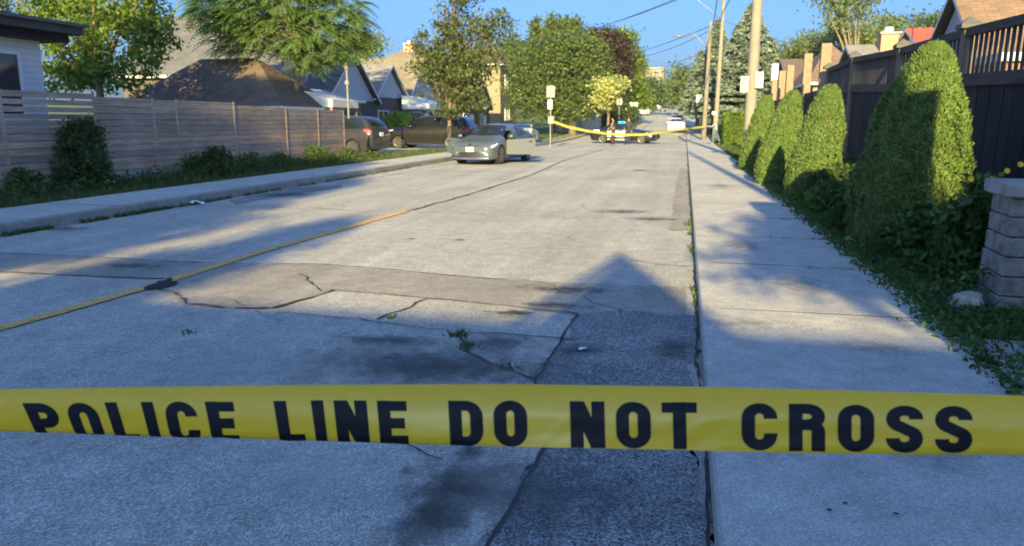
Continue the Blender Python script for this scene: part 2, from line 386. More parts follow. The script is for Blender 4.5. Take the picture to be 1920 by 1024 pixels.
def blades(pts, h, w, lean=.35):
    n = len(pts); hh = h * rng.uniform(.4, 1.3, (n, 1)); an = rng.uniform(0, 2 * np.pi, n)
    d = np.stack([np.cos(an), np.sin(an), np.zeros(n)], 1) * w; l = rng.normal(size=(n, 3)) * lean * hh; l[:, 2] = 0
    up = np.array((0, 0, 1)) * hh
    P = np.empty((n, 4, 3)); P[:, 0] = pts - d; P[:, 1] = pts + d; P[:, 2] = pts + up * .6 + l * .4 + d * .6; P[:, 3] = pts + up + l
    return P

# ================================================================= SETTING
KR, KL, WR, WL = .18, -9.4, 1.97, -11.15       # kerbs and back edges of the walks
ZR, ZL = .13, .17
YS = [-60, -30, -12] + [float(y) for y in np.arange(-6, 56, 4)] + [float(y) for y in np.arange(57, 130, 6)] + [float(y) for y in range(140, 420, 20)]
def sheet(name, x0, x1, dz, mat, ys=YS, nx=2, kind='structure'):
    mb = MB(); P = [[(x0 + (x1 - x0) * j / (nx - 1), y, gz(y) + dz) for j in range(nx)] for y in ys]
    mb.grid(P, True); return tag(mb.build(name, mat), kind=kind)
# ground: one sheet to the horizon with the street's rise in it
mb = MB(); xs = [-1500, -300, -80, -30, WL - .02, KL - .02, KR + .02, WR + .02, 30, 80, 300, 1500]
ys = [-1500, -200] + YS + [600, 1500]
def ghz(x, y):
    z = gz(min(y, 420)); 
    if x < WL: return z + .12
    if x > WR: return z + .12
    return z - .06
mb.grid([[(x, y, ghz(x, y)) for x in xs] for y in ys], True)
tag(mb.build('ground', 'lawn'), kind='structure')
sheet('road', KL, KR, 0, 'road', nx=6)
# walks: cast slabs with real joints between them
def walk(name, x0, x1, z, pitch, y0, y1, seed):
    r = random.Random(seed); mb = MB(); y = y0
    while y < y1:
        n = pitch if y < 70 else 12; g = .010 if y < 70 else .0; dz = r.uniform(-.003, .002); t = r.uniform(-.0015, .0015)
        zb = gz(y); ze = gz(y + n); zz = z + dz; ya, yb = y + g, y + n - g
        a, b, c, d = (x0, ya, zb + zz + t), (x1, ya, zb + zz - t), (x1, yb, ze + zz - t), (x0, yb, ze + zz + t)
        mb.face([a, b, c, d]); mb.cur = 1
        mb.face([(x0, ya - 2 * g, zb + z - .006), (x1, ya - 2 * g, zb + z - .006), (x1, ya, zb + z - .005), (x0, ya, zb + z - .005)]); mb.cur = 0
        mb.face([(x1, ya, zb), (x1, yb, ze), c, b]); mb.face([(x0, yb, ze), (x0, ya, zb), a, d])
        y += n
    return tag(mb.build(name, ['walk', 'crack']), kind='structure')
walk('sidewalk', KR + .155, WR, ZR, 2.02, -8.2 + .06, 400, 3)
walk('sidewalk_opposite', WL, KL - .18, ZL, 1.9, -8, 400, 5)
def kerb(name, x0, x1, z, y0, y1, step):
    mb = MB(); r = random.Random(9); y = y0
    while y < y1:
        n = step if y < 70 else 20; j = [r.uniform(-.006, .006) for _ in range(3)]; ze, zb = gz(y + n), gz(y); lip = .02 if x1 > x0 else -.02
        xs_ = [x0, x0 + lip * .3, x0 + lip, x1]; zs = [-.08, z - .02, z, z]
        for k in range(3):
            mb.face([(xs_[k], y, zb + zs[k] + j[0] * .3), (xs_[k], y + n - .008, ze + zs[k] + j[0] * .3), (xs_[k + 1], y + n - .008, ze + zs[k + 1] + j[0] * .3), (xs_[k + 1], y, zb + zs[k + 1] + j[0] * .3)][::(-1 if x1 > x0 else 1)])
        y += n
    return tag(mb.build(name, 'kerb' if x1 < x0 else 'walk'), kind='structure')
kerb('kerb', KR, KR + .155, ZR + .004, -8.1, 400, 3.0); kerb('kerb_opposite', KL, KL - .175, ZL + .004, -8, 400, 3.0)


def poly(name, pts, z, mat, jit=.02, step=.12, kind='structure'):
    """flat patch with a ragged edge"""
    out = []; P = [Vector((p[0], p[1])) for p in pts]
    for a, b in zip(P, P[1:] + P[:1]):
        n = max(1, int((b - a).length / step))
        for i in range(n):
            q = a.lerp(b, i / n); nn = Vector(((b - a).y, -(b - a).x)).normalized()
            w = noise.noise(Vector((q.x * 3, q.y * 3, 5))) * jit * 1.6 + noise.noise(Vector((q.x * 13, q.y * 13, 1))) * jit * .7
            out.append((q.x + nn.x * w, q.y + nn.y * w, z))
    bm = bmesh.new(); f = bm.faces.new([bm.verts.new(p) for p in out]); bmesh.ops.triangulate(bm, faces=[f])
    if sum(ff.normal.z for ff in bm.faces) < 0: bmesh.ops.reverse_faces(bm, faces=bm.faces[:])
    me = bpy.data.meshes.new(name); bm.to_mesh(me); bm.free()
    return tag(link(name, me, mat), kind=kind)
def line(name, pts, w, mat, z, wj=.4, jit=.015, step=.07, kind='structure'):
    P = [Vector((p[0], p[1])) for p in pts]; row = []
    for a, b in zip(P, P[1:]):
        n = max(1, int((b - a).length / step))
        for i in range(n + (b is P[-1])):
            q = a.lerp(b, i / n); nn = Vector(((b - a).y, -(b - a).x)).normalized()
            s = noise.noise(Vector((q.x * 5, q.y * 5, 3))) * jit + noise.noise(Vector((q.x * 1.1, q.y * 1.1, 8))) * jit * 2
            ww = w * (1 + wj * noise.noise(Vector((q.x * 9, q.y * 9, 7))) * 2) * .5; c = q + nn * s
            row.append([(c.x - nn.x * ww, c.y - nn.y * ww, z + gz(c.y)), (c.x + nn.x * ww, c.y + nn.y * ww, z + gz(c.y))])
    mb = MB(); mb.grid(row); return tag(mb.build(name, mat), kind=kind)
g2 = lambda *pp: [G(*p) for p in pp]
poly('road_patch', [(KL + .02, 7.42), (-5.05, 7.36)] + g2((600, 496), (950, 526), (1180, 535)) + [(KR - .1, 7.3), (KR - .1, 6.1)] + g2((1085, 590), (920, 572), (760, 556), (622, 545), (575, 562), (512, 580), (420, 578), (350, 572), (318, 552), (286, 541), (322, 524)) + [(-6.3, 6.42), (KL + .02, 6.35)], .004, 'road_patch')
poly('asphalt_patch', g2((1083, 592), (1040, 655), (1008, 712)) + [(-.62, 3.6), (-.66, 2.6), (-.8, 1.5), (-.9, 0), (-.9, -3), (KR - .03, -3), (KR - .03, 6.15), (-.5, 6.2)], .008, 'asphalt', .05, .05)
poly('road_patch', g2((1263, 392), (1268, 345), (1276, 316), (1289, 316), (1298, 432), (1256, 433)), .008, 'road_patch', .03)
poly('asphalt_patch', g2((500, 372), (640, 352), (640, 347), (560, 352), (430, 376), (440, 384)), .008, 'asphalt', .03)
cr = []
line('gutter_seam', [(KR - .015, -4), (KR - .015, 12), (KR - .01, 40), (KR - .01, 110)], .014, 'crack', .018, .9, .015, .05)
def crack(pts, w=.022, j=.02): cr.append(line('road_crack', pts, w, 'crack', .012, .6, j))
crack([(KL + .1, 7.42), (-5.05, 7.36)] + g2((600, 496), (950, 526)), .02); crack(g2((1175, 487), (1240, 498), (1300, 500)), .012)
crack([(KL + .1, 6.35), (-6.3, 6.42)] + g2((325, 525),), .022)
crack(g2((286, 541), (318, 552), (350, 572), (420, 578)), .03, .04); crack(g2((440, 580), (512, 580), (575, 562), (622, 545)), .045, .03); crack(g2((622, 545), (760, 556), (920, 572), (1083, 590)), .016)
crack(g2((520, 588), (700, 602), (870, 625), (1083, 640)), .014, .05); crack(g2((700, 600), (765, 577), (795, 562)), .02, .05)
crack(g2((860, 628), (880, 665), (940, 690), (1003, 712)), .02, .03); crack(g2((1083, 592), (1040, 655), (1008, 712)) + [(-.62, 3.6), (-.66, 2.6), (-.8, 1.5), (-.9, 0)], .02, .02)
crack(g2((565, 515), (575, 530), (610, 547)), .02, .05)
crack(g2((760, 398), (870, 368), (1000, 327), (1060, 300), (1110, 287)) + [(-4.75, 55), (-4.8, 90), (-4.9, 140)], .05, .03); crack([(KL + .2, 12.6), (-4.9, 12.5), (-1, 12.4)], .014)
r_ = random.Random(12)
for _ in range(26):
    x, y, an = r_.uniform(-8.8, -.6), r_.uniform(3, 22), r_.uniform(0, 6.28); P_ = [(x, y)]
    for k in range(r_.randint(3, 7)): an += r_.uniform(-.7, .7); x += math.cos(an) * .28; y += math.sin(an) * .28; P_.append((x, y))
    if all(KL < q[0] < KR - .1 for q in P_): crack(P_, r_.uniform(.004, .010), .04)
for y, a in ((17.2, .012), (21.5, .03), (27, .03), (33, .03), (41, .04), (50, .05), (62, .06)): crack([(KL + .2, y + .2), (-4.8, y), (KR - .1, y - .2)], a)
crack(g2((630, 345), (760, 325), (860, 315)), .03, .05)
# pothole beside the centre line
poly('pothole', g2((272, 545), (288, 533), (318, 523), (332, 527), (316, 540), (300, 546)), .014, 'tar', .10, .03)
# yellow centre line, worn, running out near the crack
line('yellow_line', [(-5.2, -2), (-5.18, 4.5)] + g2((300, 533), (500, 470), (762, 397)), .15, 'yellow_paint', .013, .1, .006)
def stain(px, py, sx, sy, mat='stain', z=.016):
    c = G(px, py); mb = MB(); n = 6
    me = bpy.data.meshes.new('road_stain'); me.from_pydata([(-sx, -sy, 0), (sx, -sy, 0), (sx, sy, 0), (-sx, sy, 0)], [], [(0, 1, 2, 3)])
    ul = me.uv_layers.new(name='UVMap')
    for i, u in enumerate(((0, 0), (1, 0), (1, 1), (0, 1))): ul.data[i].uv = u
    o = link('road_stain', me, mat); o.location = (c.x, c.y, z); return tag(o, kind='structure')
for a in ((840, 925, .28, .42), (800, 990, .25, .3), (878, 855, .12, .2), (760, 890, .06, .08), (965, 591, .2, .18), (1085, 660, .3, .2), (930, 645, .45, .35), (820, 690, .9, .35), (1060, 545, .75, .25), (1170, 398, .75, .45), (1225, 412, .7, .35), (1262, 655, .22, .4),
          (640, 318, 2.0, .8), (730, 640, .7, .2), (250, 500, .6, .25), (120, 430, .6, .3), (540, 366, .9, .8), (1040, 575, .5, .16), (860, 452, .15, .15), (770, 450, .12, .12), (1200, 320, .5, .6), (960, 590, .35, .12)):
    stain(*a, z=.016 + .0012 * len(bpy.data.meshes) % .004)
for a in ((820, 690, 1.6, .7), (1000, 930, .9, .5), (700, 760, 1.2, .5), (900, 480, 1.6, 1.0), (700, 430, 1.5, 1.5), (1150, 300, 2, 5)): stain(*a, mat='stain_soft', z=.021) if a[1] > 600 else None
for k, a in enumerate(((450, 700, 1.2, .7), (200, 800, 1.0, .6), (600, 900, .8, .4), (1100, 440, 1.6, 1.6), (380, 560, .6, .2))): stain(*a, mat='stain_pale', z=.0235)
for a in ((1400, 640, .5, .3), (1500, 560, .5, .5), (1390, 480, .4, .5), (1650, 690, .4, .25), (1450, 880, .35, .25), (1750, 900, .4, .3), (1350, 360, .5, 1.2)):
    stain(*a, mat='walk_stain', z=ZR + .009)
for px, py in ((1584, 948), (1555, 961), (1680, 968)):
    c = G(px, py, ZR); mb = MB(); mb.grid([[(c.x + .011 * r_ * math.cos(t), c.y + .009 * r_ * math.sin(t), ZR + .012) for t in np.linspace(0, 2 * math.pi, 12)] for r_ in (0, 1)], True)
    tag(mb.build('sidewalk_stain', 'crack'), kind='structure')
# crumpled scrap of paper on the far gutter, stray scraps
def scrap(px, py, s, label, z=.02):
    c = G(px, py, z); r = random.Random(px); mb = MB()
    mb.grid([[(s * (i / 3 - .5) + r.uniform(-.1, .1) * s, s * .6 * (j / 3 - .5) + r.uniform(-.1, .1) * s, r.uniform(0, .28) * s) for j in range(4)] for i in range(4)])
    o = mb.build('paper_scrap', 'paper'); o.location = c; return tag(o, label, 'litter')
scrap(369, 383, .26, 'crumpled white paper lying in the gutter by the far kerb')
scrap(1092, 655, .05, 'tiny pale scrap on the dark asphalt near the kerb')

# ----------------------------------------------------------------- grass and weeds
def strip_pts(n, x0, x1, y0, y1, z=.12, power=1.0):
    y = y0 + (y1 - y0) * rng.random(n) ** power; x = rng.uniform(x0, x1, n)
    return np.stack([x, y, np.array([gz(q) for q in y]) + z], 1)
Pg = [blades(strip_pts(9000, WL - .55, WL + .02, 9, 38), .07, .010), blades(strip_pts(7000, -13.3, WL - .3, 9, 38), .15, .012), leaves(strip_pts(5000, -13.25, -12.2, 10, 30, .25) + rng.normal(size=(5000, 3)) * .08, .05, .5)]
Pg += [blades(strip_pts(5000, -13.3, -9.7, 45, 90), .15, .03), blades(strip_pts(7000, 2.0, 3.6, 29, 70), .12, .025)]
stuff('grass', np.vstack(Pg), 'grass', 'green grass verges beside the walks', 'grass')
Pk = []
for y0, y1, n in ((8.5, 12, 900), (12, 16, 500), (17, 25, 500)):
    a = strip_pts(n, KL - .02, KL + .09, y0, y1, 0); a = a[[noise.noise(Vector((0, p[1] * 1.3, 2))) > -.12 for p in a]]; Pk.append(blades(a, .07, .012, .6))
a = strip_pts(700, KR - .05, KR + .01, 5.5, 30, 0, 1.3); a = a[[noise.noise(Vector((3, p[1] * 1.1, 4))) > .12 for p in a]]; Pk.append(blades(a, .07, .008, .5))
for c, n, h in ((G(1297, 425), 45, .11), (G(862, 630), 50, .05), (G(875, 652), 40, .04), (G(956, 690), 30, .03), (G(735, 596), 30, .03), (G(350, 625), 20, .03), (G(1297, 440), 24, .08)):
    Pk.append(blades(np.array(c) + rng.normal(size=(n, 3)) * (.035, .035, 0), h, .007, .5))
for y in (5.9, 7.92, 9.94, 11.96):                   # in the walk's joints
    a = strip_pts(120, 1.15 if y > 6 else 1.6, WR, y - .02, y + .02, ZR - .02); a = a[[noise.noise(Vector((p[0] * 4, y, 4))) > -.05 for p in a]]; Pk.append(blades(a, .035, .006, .6))
stuff('gutter_weeds', np.vstack(Pk), 'weed', 'low weeds growing in kerb joints and road cracks', 'weeds')

# low green undergrowth of the right hand garden
def field(n, y0, y1, size, hfun, x0=WR - .12, x1=3.6):
    y = rng.uniform(y0, y1, n); x = x0 + (x1 - x0) * rng.random(n) ** .8
    h = np.array([hfun(a, b) for a, b in zip(x, y)]) * rng.uniform(.15, 1, n)
    x = x - .12 * rng.random(n) * (x < 2.2)
    return leaves(np.stack([x, y, .12 + h], 1), size, .55, .2)
def hf(x, y): return .05 if (y < 6.5 and x > 2.0) else max(.03, (x - 1.95) * .42 + .12 * noise.noise(Vector((x * 2.2, y * 2.2, 1))) + .05)
Pu = [field(26000, 4.2, 13, .026, hf), field(14000, 13, 28, .04, lambda x, y: hf(x, y) * 1.1)]
Pu += [blades(strip_pts(5000, WR - .08, 3.4, 3.6, 14), .11, .006), field(7000, 3.2, 6.3, .02, lambda x, y: max(.02, (x - 1.9) * (.22 if y < 5 else .08)), WR - .1, 2.6)]
stuff('undergrowth', np.vstack(Pu), 'weed', 'dense low leafy undergrowth between the walk and the dark fence', 'undergrowth')
tag(MB().box(WR + .02, 3.7, 2.5, 30, .0, .135).build('garden_bed', 'soil'), kind='structure')

def shrub(name, label, base, h, r, mat, n=1500, size=.04, stems=9, group=None, cat='shrub', flower=None):
    base = Vector(base); t = thing(name, label, cat, base, 0, group)
    u = rng.random(n) ** .6; th = rng.uniform(0, 2 * np.pi, n); zz = rng.uniform(.08, 1, n); prof = np.sin(np.pi * np.clip(zz * .8 + .15, 0, 1)) ** .7
    rr = r * u * prof * (1 + .25 * np.sin(3 * th + zz * 5)); c = np.stack([rr * np.cos(th), rr * np.sin(th), zz * h * (1 + .12 * np.sin(2 * th))], 1)
    k = max(6, n // 60); cl = c[rng.integers(0, n, k)]; c2 = np.repeat(cl, n // k, 0) + rng.normal(size=(k * (n // k), 3)) * r * .13
    quads('foliage', leaves(np.vstack([c, c2]), size, .5, .1), mat, t)
    mb = MB()
    for i in range(stems):
        e = Vector(c[rng.integers(0, n)]); mb.tube([(0, 0, 0), (e.x * .4, e.y * .4, e.z * .55), e], [.012, .009, .004], 5)
    mb.build('stem', 'bark', t, True)
    if flower:
        for p in flower:
            mb = MB()
            for k in range(9):
                a = k * 2 * math.pi / 9; d = Vector((math.cos(a), -.35 + .3 * math.sin(a), math.sin(a))); q = Vector(p) - base
                e_ = Vector((-d.z, 0, d.x)); mb.face([q, q + d * .014 + e_ * .008, q + d * .028, q + d * .014 - e_ * .008])
            mb.build('flower', 'petal', t)
    return t
shrub('shrub', 'tall dark green shrub in front of the weathered board fence', G(160, 355, .12), 1.35, .62, 'leaf_deep', 3600, .045)
shrub('shrub', 'small dark green shrub by the middle of the board fence', G(413, 332, .12), .75, .42, 'leaf_deep', 1500, .045)
for i, (px, py, h, r, lb) in enumerate(((365, 332, .55, .5, 'sprawling weedy clump left of the small fence shrub'), (470, 322, .5, .6, 'low weeds right of the small fence shrub'), (590, 306, .55, .8, 'ragged weeds at the far end of the board fence'), (655, 300, .4, .3, 'tuft of yellow green weeds round the foot of the metal sign post'), (40, 366, .5, .5, 'straggly plant with white flowers at the near end of the board fence'), (520, 315, .4, .6, 'low straggling weeds before the fence, left of its end'))):
    shrub('weed_clump', lb, G(px, py, .12), h, r, 'weed', 900, .04, 6, 'weed clumps along the board fence', 'weeds')
# dusty white flower heads
Pf = np.vstack([np.array(G(px, py, z)) + rng.normal(size=(14, 3)) * (.05, .05, .03) for px, py, z in ((45, 325, .5), (75, 327, .5), (205, 340, .3), (210, 300, .6), (30, 320, .55))])
stuff('flower_heads', leaves(Pf, .02, .8), 'petal_white', 'small white flower heads by the board fence', 'flowers')
# bigger leafy plants in the garden bed
for i, (x, y, h, r, lb) in enumerate(((3.05, 7.1, 1.05, .5, 'leafy dark green perennial just behind the stone pillar'), (2.7, 7.6, .85, .42, 'leafy perennial left of the stone pillar'), (3.5, 7.3, 1.25, .4, 'tall leafy perennial right of the yellow flowers'),
        (2.5, 8.6, .55, .4, 'low leafy clump at the foot of the largest cedar'), (2.75, 11.5, .75, .5, 'dark leafy clump between the two nearest cedars'), (2.35, 12.6, .5, .45, 'low clump beside the walk past the rocks'), (2.6, 14.3, .6, .5, 'leafy clump before the second cedar'), (3.3, 13.3, .9, .5, 'leafy clump against the fence behind the second cedar'), (2.3, 10.6, .4, .35, 'low clump at the walk edge by the pale rock'))):
    fl = None
    if i == 0: fl = [W(1820, 335, 6.35), W(1797, 348, 6.3)]
    if i == 2: fl = [W(1913, 308, 7.0), W(1888, 320, 7.0)]
    shrub('garden_plant', lb, (x, y, .12), h, r, 'weed' if i % 2 else 'leaf_deep', 1500, .05, 8, 'leafy plants in the right hand garden', 'plant', fl)
# garden rocks
def rock(x, y, s, label):
    bm = bmesh.new(); bmesh.ops.create_icosphere(bm, subdivisions=3, radius=1)
    for v_ in bm.verts: v_.co *= 1 + .35 * noise.noise(v_.co * 1.3 + Vector((x, y, 0))); v_.co = Vector((v_.co.x * s, v_.co.y * s * .8, v_.co.z * s * .7))
    me = bpy.data.meshes.new('rock'); bm.to_mesh(me); bm.free(); o = link('rock', me, 'rock'); o.location = (x, y, .12 + s * .35); tag(o, label, 'rock', 'edging rocks in the garden')
p = G(1600, 465, .1); rock(p.x + .05, p.y, .17, 'pale rock at the walk edge nearest the second cedar'); p = G(1625, 440, .1); rock(p.x + .1, p.y, .2, 'upright pale rock beside the rock at the walk edge'); p = G(1575, 420, .1); rock(p.x + .15, p.y, .18, 'pale rock farthest along the bed'); p = G(1810, 580, .1); rock(p.x, p.y, .13, 'grey rock just left of the stone pillar')
p = G(1900, 715, .1)
for k in range(3): tag(MB().box(0, .35, -.14, .14, 0, .03).build('paver', 'stone', bevel=.008), ['nearest', 'middle', 'farthest'][k] + ' flat paver in the weeds below the stone pillar', 'paver', 'flat pavers below the pillar').location = (p.x - .05 + .04 * k, p.y - .05 + .31 * k, .13)

# ----------------------------------------------------------------- stone pillar
t = thing('stone_pillar', 'grey block pillar with a flat capstone at the right edge of the garden', 'pillar', (2.75, 6.62, .1), R(-4))
mb = MB(); r = random.Random(4); hh = .155
for i in range(6):
    z0 = i * hh; sp = .03 * (5 - i) / 5 + r.uniform(-.006, .006); x0, x1, y0, y1 = -.26 - sp, .26 + sp, -.26 - sp, .26 + sp; d = .26
    if i % 2: cuts = [(x0, x0 + d, y0, y0 + .3), (x0 + d, x1, y0, y0 + .3), (x0, x0 + .3, y0 + .3, y1), (x0 + .3, x1, y0 + .3, y1)]
    else: cuts = [(x0, x0 + .38, y0, y0 + .22), (x0 + .38, x1, y0, y0 + .22), (x0, x0 + .2, y0 + .22, y1), (x0 + .2, x1, y0 + .22, y1)]
    for a, b, c, e in cuts: mb.box(a + .005, b - .005, c + .005, e - .005, z0 + .004, z0 + hh - .004)
mb.build('block_courses', 'stone', t, bevel=.009)
MB().box(-.235, .235, -.235, .235, 0, 6 * hh - .01).build('core', 'mortar', t)
MB().box(-.31, .31, -.31, .31, 6 * hh, 6 * hh + .11).build('capstone', 'capstone', t, bevel=.014)

# ----------------------------------------------------------------- cedars
def cedar(label, x, y, h, r, n, lean=(.0, 0), size=.035, flat=.62, group='conical cedars along the dark fence'):
    t = thing('cedar', label, 'cedar', (x, y, .1), 0, group); base = (x, y, .1)
    def prof(u):      # radius over height
        return r * (.80 + .2 * math.sin(min(1, u / .3) * math.pi / 2)) * (1 - max(0, (u - .22) / .78) ** 1.35) ** flat
    z = rng.random(n) ** 1.15; th = rng.uniform(0, 2 * np.pi, n); c = np.empty((n, 3)); nr = np.empty((n, 3))
    for i in range(n):
        d = Vector((math.cos(th[i]), math.sin(th[i]), 0)); q = Vector((d.x, d.y, z[i] * h)); 
        b = 1 + .17 * noise.noise(Vector((d.x * 2, d.y * 2, z[i] * h * 2.2)) + Vector((x, y, 0))) + .11 * noise.noise(Vector((d.x * 6, d.y * 6, z[i] * h * 6 + x)))
        rr = prof(z[i]) * b * (1 - .16 * rng.random() ** 2) + .02
        c[i] = (d.x * rr + lean[0] * z[i] ** 1.1, d.y * rr + lean[1] * z[i] ** 1.1, z[i] * h); nr[i] = (d.x, d.y, .45)
    nr /= np.linalg.norm(nr, axis=1, keepdims=True)
    P = leaves(c, size, .45, 0, nr * 1.1, .85)
    # upward pointing sprays
    sp = c[: n // 2]; q = np.empty((len(sp), 4, 3)); w = size * .45; up = nr[: n // 2] * size * 1.0 + np.array((0, 0, size * 1.3)) + rng.normal(size=sp.shape) * size * .35
    sd = np.cross(nr[: n // 2], rng.normal(size=sp.shape)); sd /= np.linalg.norm(sd, axis=1, keepdims=True)
    q[:, 0] = sp - sd * w; q[:, 1] = sp + sd * w; q[:, 2] = sp + up + sd * w * .4; q[:, 3] = sp + up - sd * w * .4
    V = []; Fc = []; nz, na = 14, 16
    for i in range(nz):
        u = i / (nz - 1)
        for k in range(na):
            a = 2 * math.pi * k / na; rr = max(.01, prof(u) * .80 * (1 + .17 * noise.noise(Vector((math.cos(a) * 2, math.sin(a) * 2, u * h * 2.2)) + Vector((x, y, 0))))); V.append((math.cos(a) * rr + lean[0] * u ** 1.1, math.sin(a) * rr + lean[1] * u ** 1.1, u * h * .97))
    for i in range(nz - 1):
        for k in range(na): Fc.append((i * na + k, i * na + (k + 1) % na, (i + 1) * na + (k + 1) % na, (i + 1) * na + k))
    quads('crown', np.vstack([P, q]), 'leaf_cedar', t, (V, Fc)); MB().tube([(0, 0, -.1), (0, 0, h * .5)], [.06, .03], 7).build('trunk', 'bark', t)
cedar('largest bright conical cedar, nearest behind the stone pillar', 2.50, 9.4, 2.34, .60, 46000, (.14, -.1), .018, .55)
cedar('second conical cedar beyond the largest, hiding part of the fence', 2.37, 15.2, 2.15, .45, 20000, (.26, 0), .024, .5)
cedar('third cedar, merging with the cedars beyond it', 2.34, 20.7, 2.25, .48, 13000, (.34, 0), .032, .5)
cedar('small low cedar beside the third one', 2.05, 18.9, 1.0, .32, 5000, (0, 0), .04, .5)
cedar('fourth cedar close to the big utility pole', 2.34, 26.2, 2.3, .46, 9000, (.24, 0), .038, .5)
cedar('low rounded cedar by the walk under the fourth one', 2.1, 24.3, 1.0, .34, 4000, (0, 0), .045, .4)

# ----------------------------------------------------------------- right hand fence: boards below, baluster rail above
FX = 3.72; posts = [(4.6, 2.66), (8.3, 2.74), (11.7, 2.84), (14.95, 2.88), (18.9, 3.03), (22.1, 3.0)]
t = thing('garden_fence', 'dark board fence with baluster top rail and capped posts behind the cedars', 'fence', (FX, 4.6, .1))
for i, (y, z) in enumerate(posts):
    yl = y - 4.6; p = MB().box(-.07, .07, yl - .07, yl + .07, 0, z - .1).build('post', 'post_tan', t)
    cp = MB().box(-.13, .13, yl - .13, yl + .13, z - .098, z - .04)
    n = len(cp.v); cp.face([(-.13, yl - .13, z - .038), (.13, yl - .13, z - .038), (0, yl, z + .07)]); cp.face([(.13, yl - .13, z - .038), (.13, yl + .13, z - .038), (0, yl, z + .07)]); cp.face([(.13, yl + .13, z - .038), (-.13, yl + .13, z - .038), (0, yl, z + .07)]); cp.face([(-.13, yl + .13, z - .038), (-.13, yl - .13, z - .038), (0, yl, z + .07)])
    cp.build('post_cap', 'timber_cap', p)
    if i + 1 < len(posts):
        y2, z2 = posts[i + 1]; a, b = yl + .075, y2 - 4.6 - .075; za, zb = z - .2, z2 - .2
        def slope(mb_, x0, x1, dz0, dz1, a=a, b=b, za=za, zb=zb):
            for f in ([(x0, a, za + dz0), (x0, a, za + dz1), (x0, b, zb + dz1), (x0, b, zb + dz0)], [(x1, a, za + dz0), (x1, b, zb + dz0), (x1, b, zb + dz1), (x1, a, za + dz1)], [(x0, a, za + dz1), (x1, a, za + dz1), (x1, b, zb + dz1), (x0, b, zb + dz1)], [(x0, a, za + dz0), (x0, b, zb + dz0), (x1, b, zb + dz0), (x1, a, za + dz0)]): mb_.face(f)
        mb = MB(); slope(mb, -.05, .05, 0, .11); slope(mb, -.045, .045, -.66, -.50); mb.build('rail', 'rail_dark', t)
        mb = MB(); k = a + .07
        while k < b - .04:
            u = (k - a) / (b - a); zz = za + (zb - za) * u; mb.box(-.015, .015, k, k + .045, zz - .50, zz); k += .17
        mb.build('balusters', 'rail_dark', t)
        mb = MB(); k = a; r = random.Random(i)
        while k < b:
            u = (k - a) / (b - a); zz = za + (zb - za) * u; w_ = min(.138, b - k); mb.box(-.012 + r.uniform(-.004, .004), .012, k, k + w_, .0, zz - .64); k += .142
        mb.build('board_panel', 'fence_dark', t)
t = thing('post_fence', 'lower dark board fence beyond, with four tall bare tan posts', 'fence', (FX, 19.5, .1))
for i, (y, z, w_) in enumerate(((22.75, 3.62, .13), (25.9, 3.62, .12), (30.0, 3.55, .12), (32.4, 3.5, .12), (35, 3.3, .11))):
    MB().box(-w_, w_, y - 19.5 - .09, y - 19.5 + .09, 0, z).build('post', 'timber_new', t)
mb = MB()
for k in range(100): mb.box(-.015, .015, 3.0 + k * .148, 3.0 + k * .148 + .142, 0, 2.25 - .012 * (k % 3))
mb.build('board_panel', 'fence_dark', t)
MB().box(-.05, .05, 3.0, 17.8, 2.26, 2.38).build('rail', 'rail_dark', t)
t = thing('bird_box', 'white weathered box on a post among the tan fence posts', 'box', (FX + .12, 36.4, .1))
MB().box(-.14, .14, -.15, .15, 3.3, 4.05).build('box_body', 'white_metal', t, bevel=.02); MB().box(-.06, .06, -.06, .06, 0, 3.3).build('post', 'timber_new', t); MB().box(-.18, .18, -.19, .19, 4.06, 4.1).build('roof', 'timber_cap', t)

# ----------------------------------------------------------------- left hand fence: horizontal weathered boards
FL = -13.3; t = thing('board_fence', 'long weathered horizontal board fence along the opposite walk', 'fence', (FL, 8, .1))
secs = [(-120, 0, 2.12, 2.12), (0, 175, 2.12, 2.10), (177, 286, 2.06, 2.06), (286, 330, 2.05, 2.05), (332, 438, 2.06, 2.05), (440, 535, 1.98, 1.96), (537, 595, 1.93, 1.92), (596, 643, 1.92, 1.9)]
for i, (pa, pb, za, zb) in enumerate(secs):
    ya = WX(pa, 200, FL).y - 8; yb = WX(pb, 200, FL).y - 8; r = random.Random(i + 20); mb = MB(); z = .05; k = 0; bh = .14
    gap = {1: .012, 0: .012, 3: .009}.get(i, .001)
    while z + bh < za - .02:
        h_ = bh; g = gap if 9 <= k <= 12 and i in (0, 1) else (.008 if i == 3 and k > 4 and k % 2 else .0)
        mb.box(-.012 + r.uniform(-.006, .006), .014, ya + r.uniform(0, .012), yb - r.uniform(0, .012), z, z + h_ - g - (.020 if i < 2 and 10 <= k <= 12 else 0)); z += h_ + .010; k += 1
    mb.box(-.014, .014, ya, yb, z, za); mb.build('board_panel', 'board_weathered', t)
    MB().box(-.03, -.02, ya, yb, .03, {0: 1.3, 1: 1.3, 3: .6}.get(i, za - .02)).build('gap_backing', 'fence_dark', t)  # dark sheet added behind the boards to block sky light and darken gaps
    MB().box(.016, .024, yb - .05, yb + .035, 0, zb + (.08 if i in (1,) else .03)).build('post', 'board_weathered', t)
c = WX(294, 302, FL); tag(MB().box(.0155, .017, -.09, .09, -.025, .025).build('red_sticker', 'sign_red'), 'small red mark stuck on the board fence', 'sticker').location = (FL, c.y, c.z)

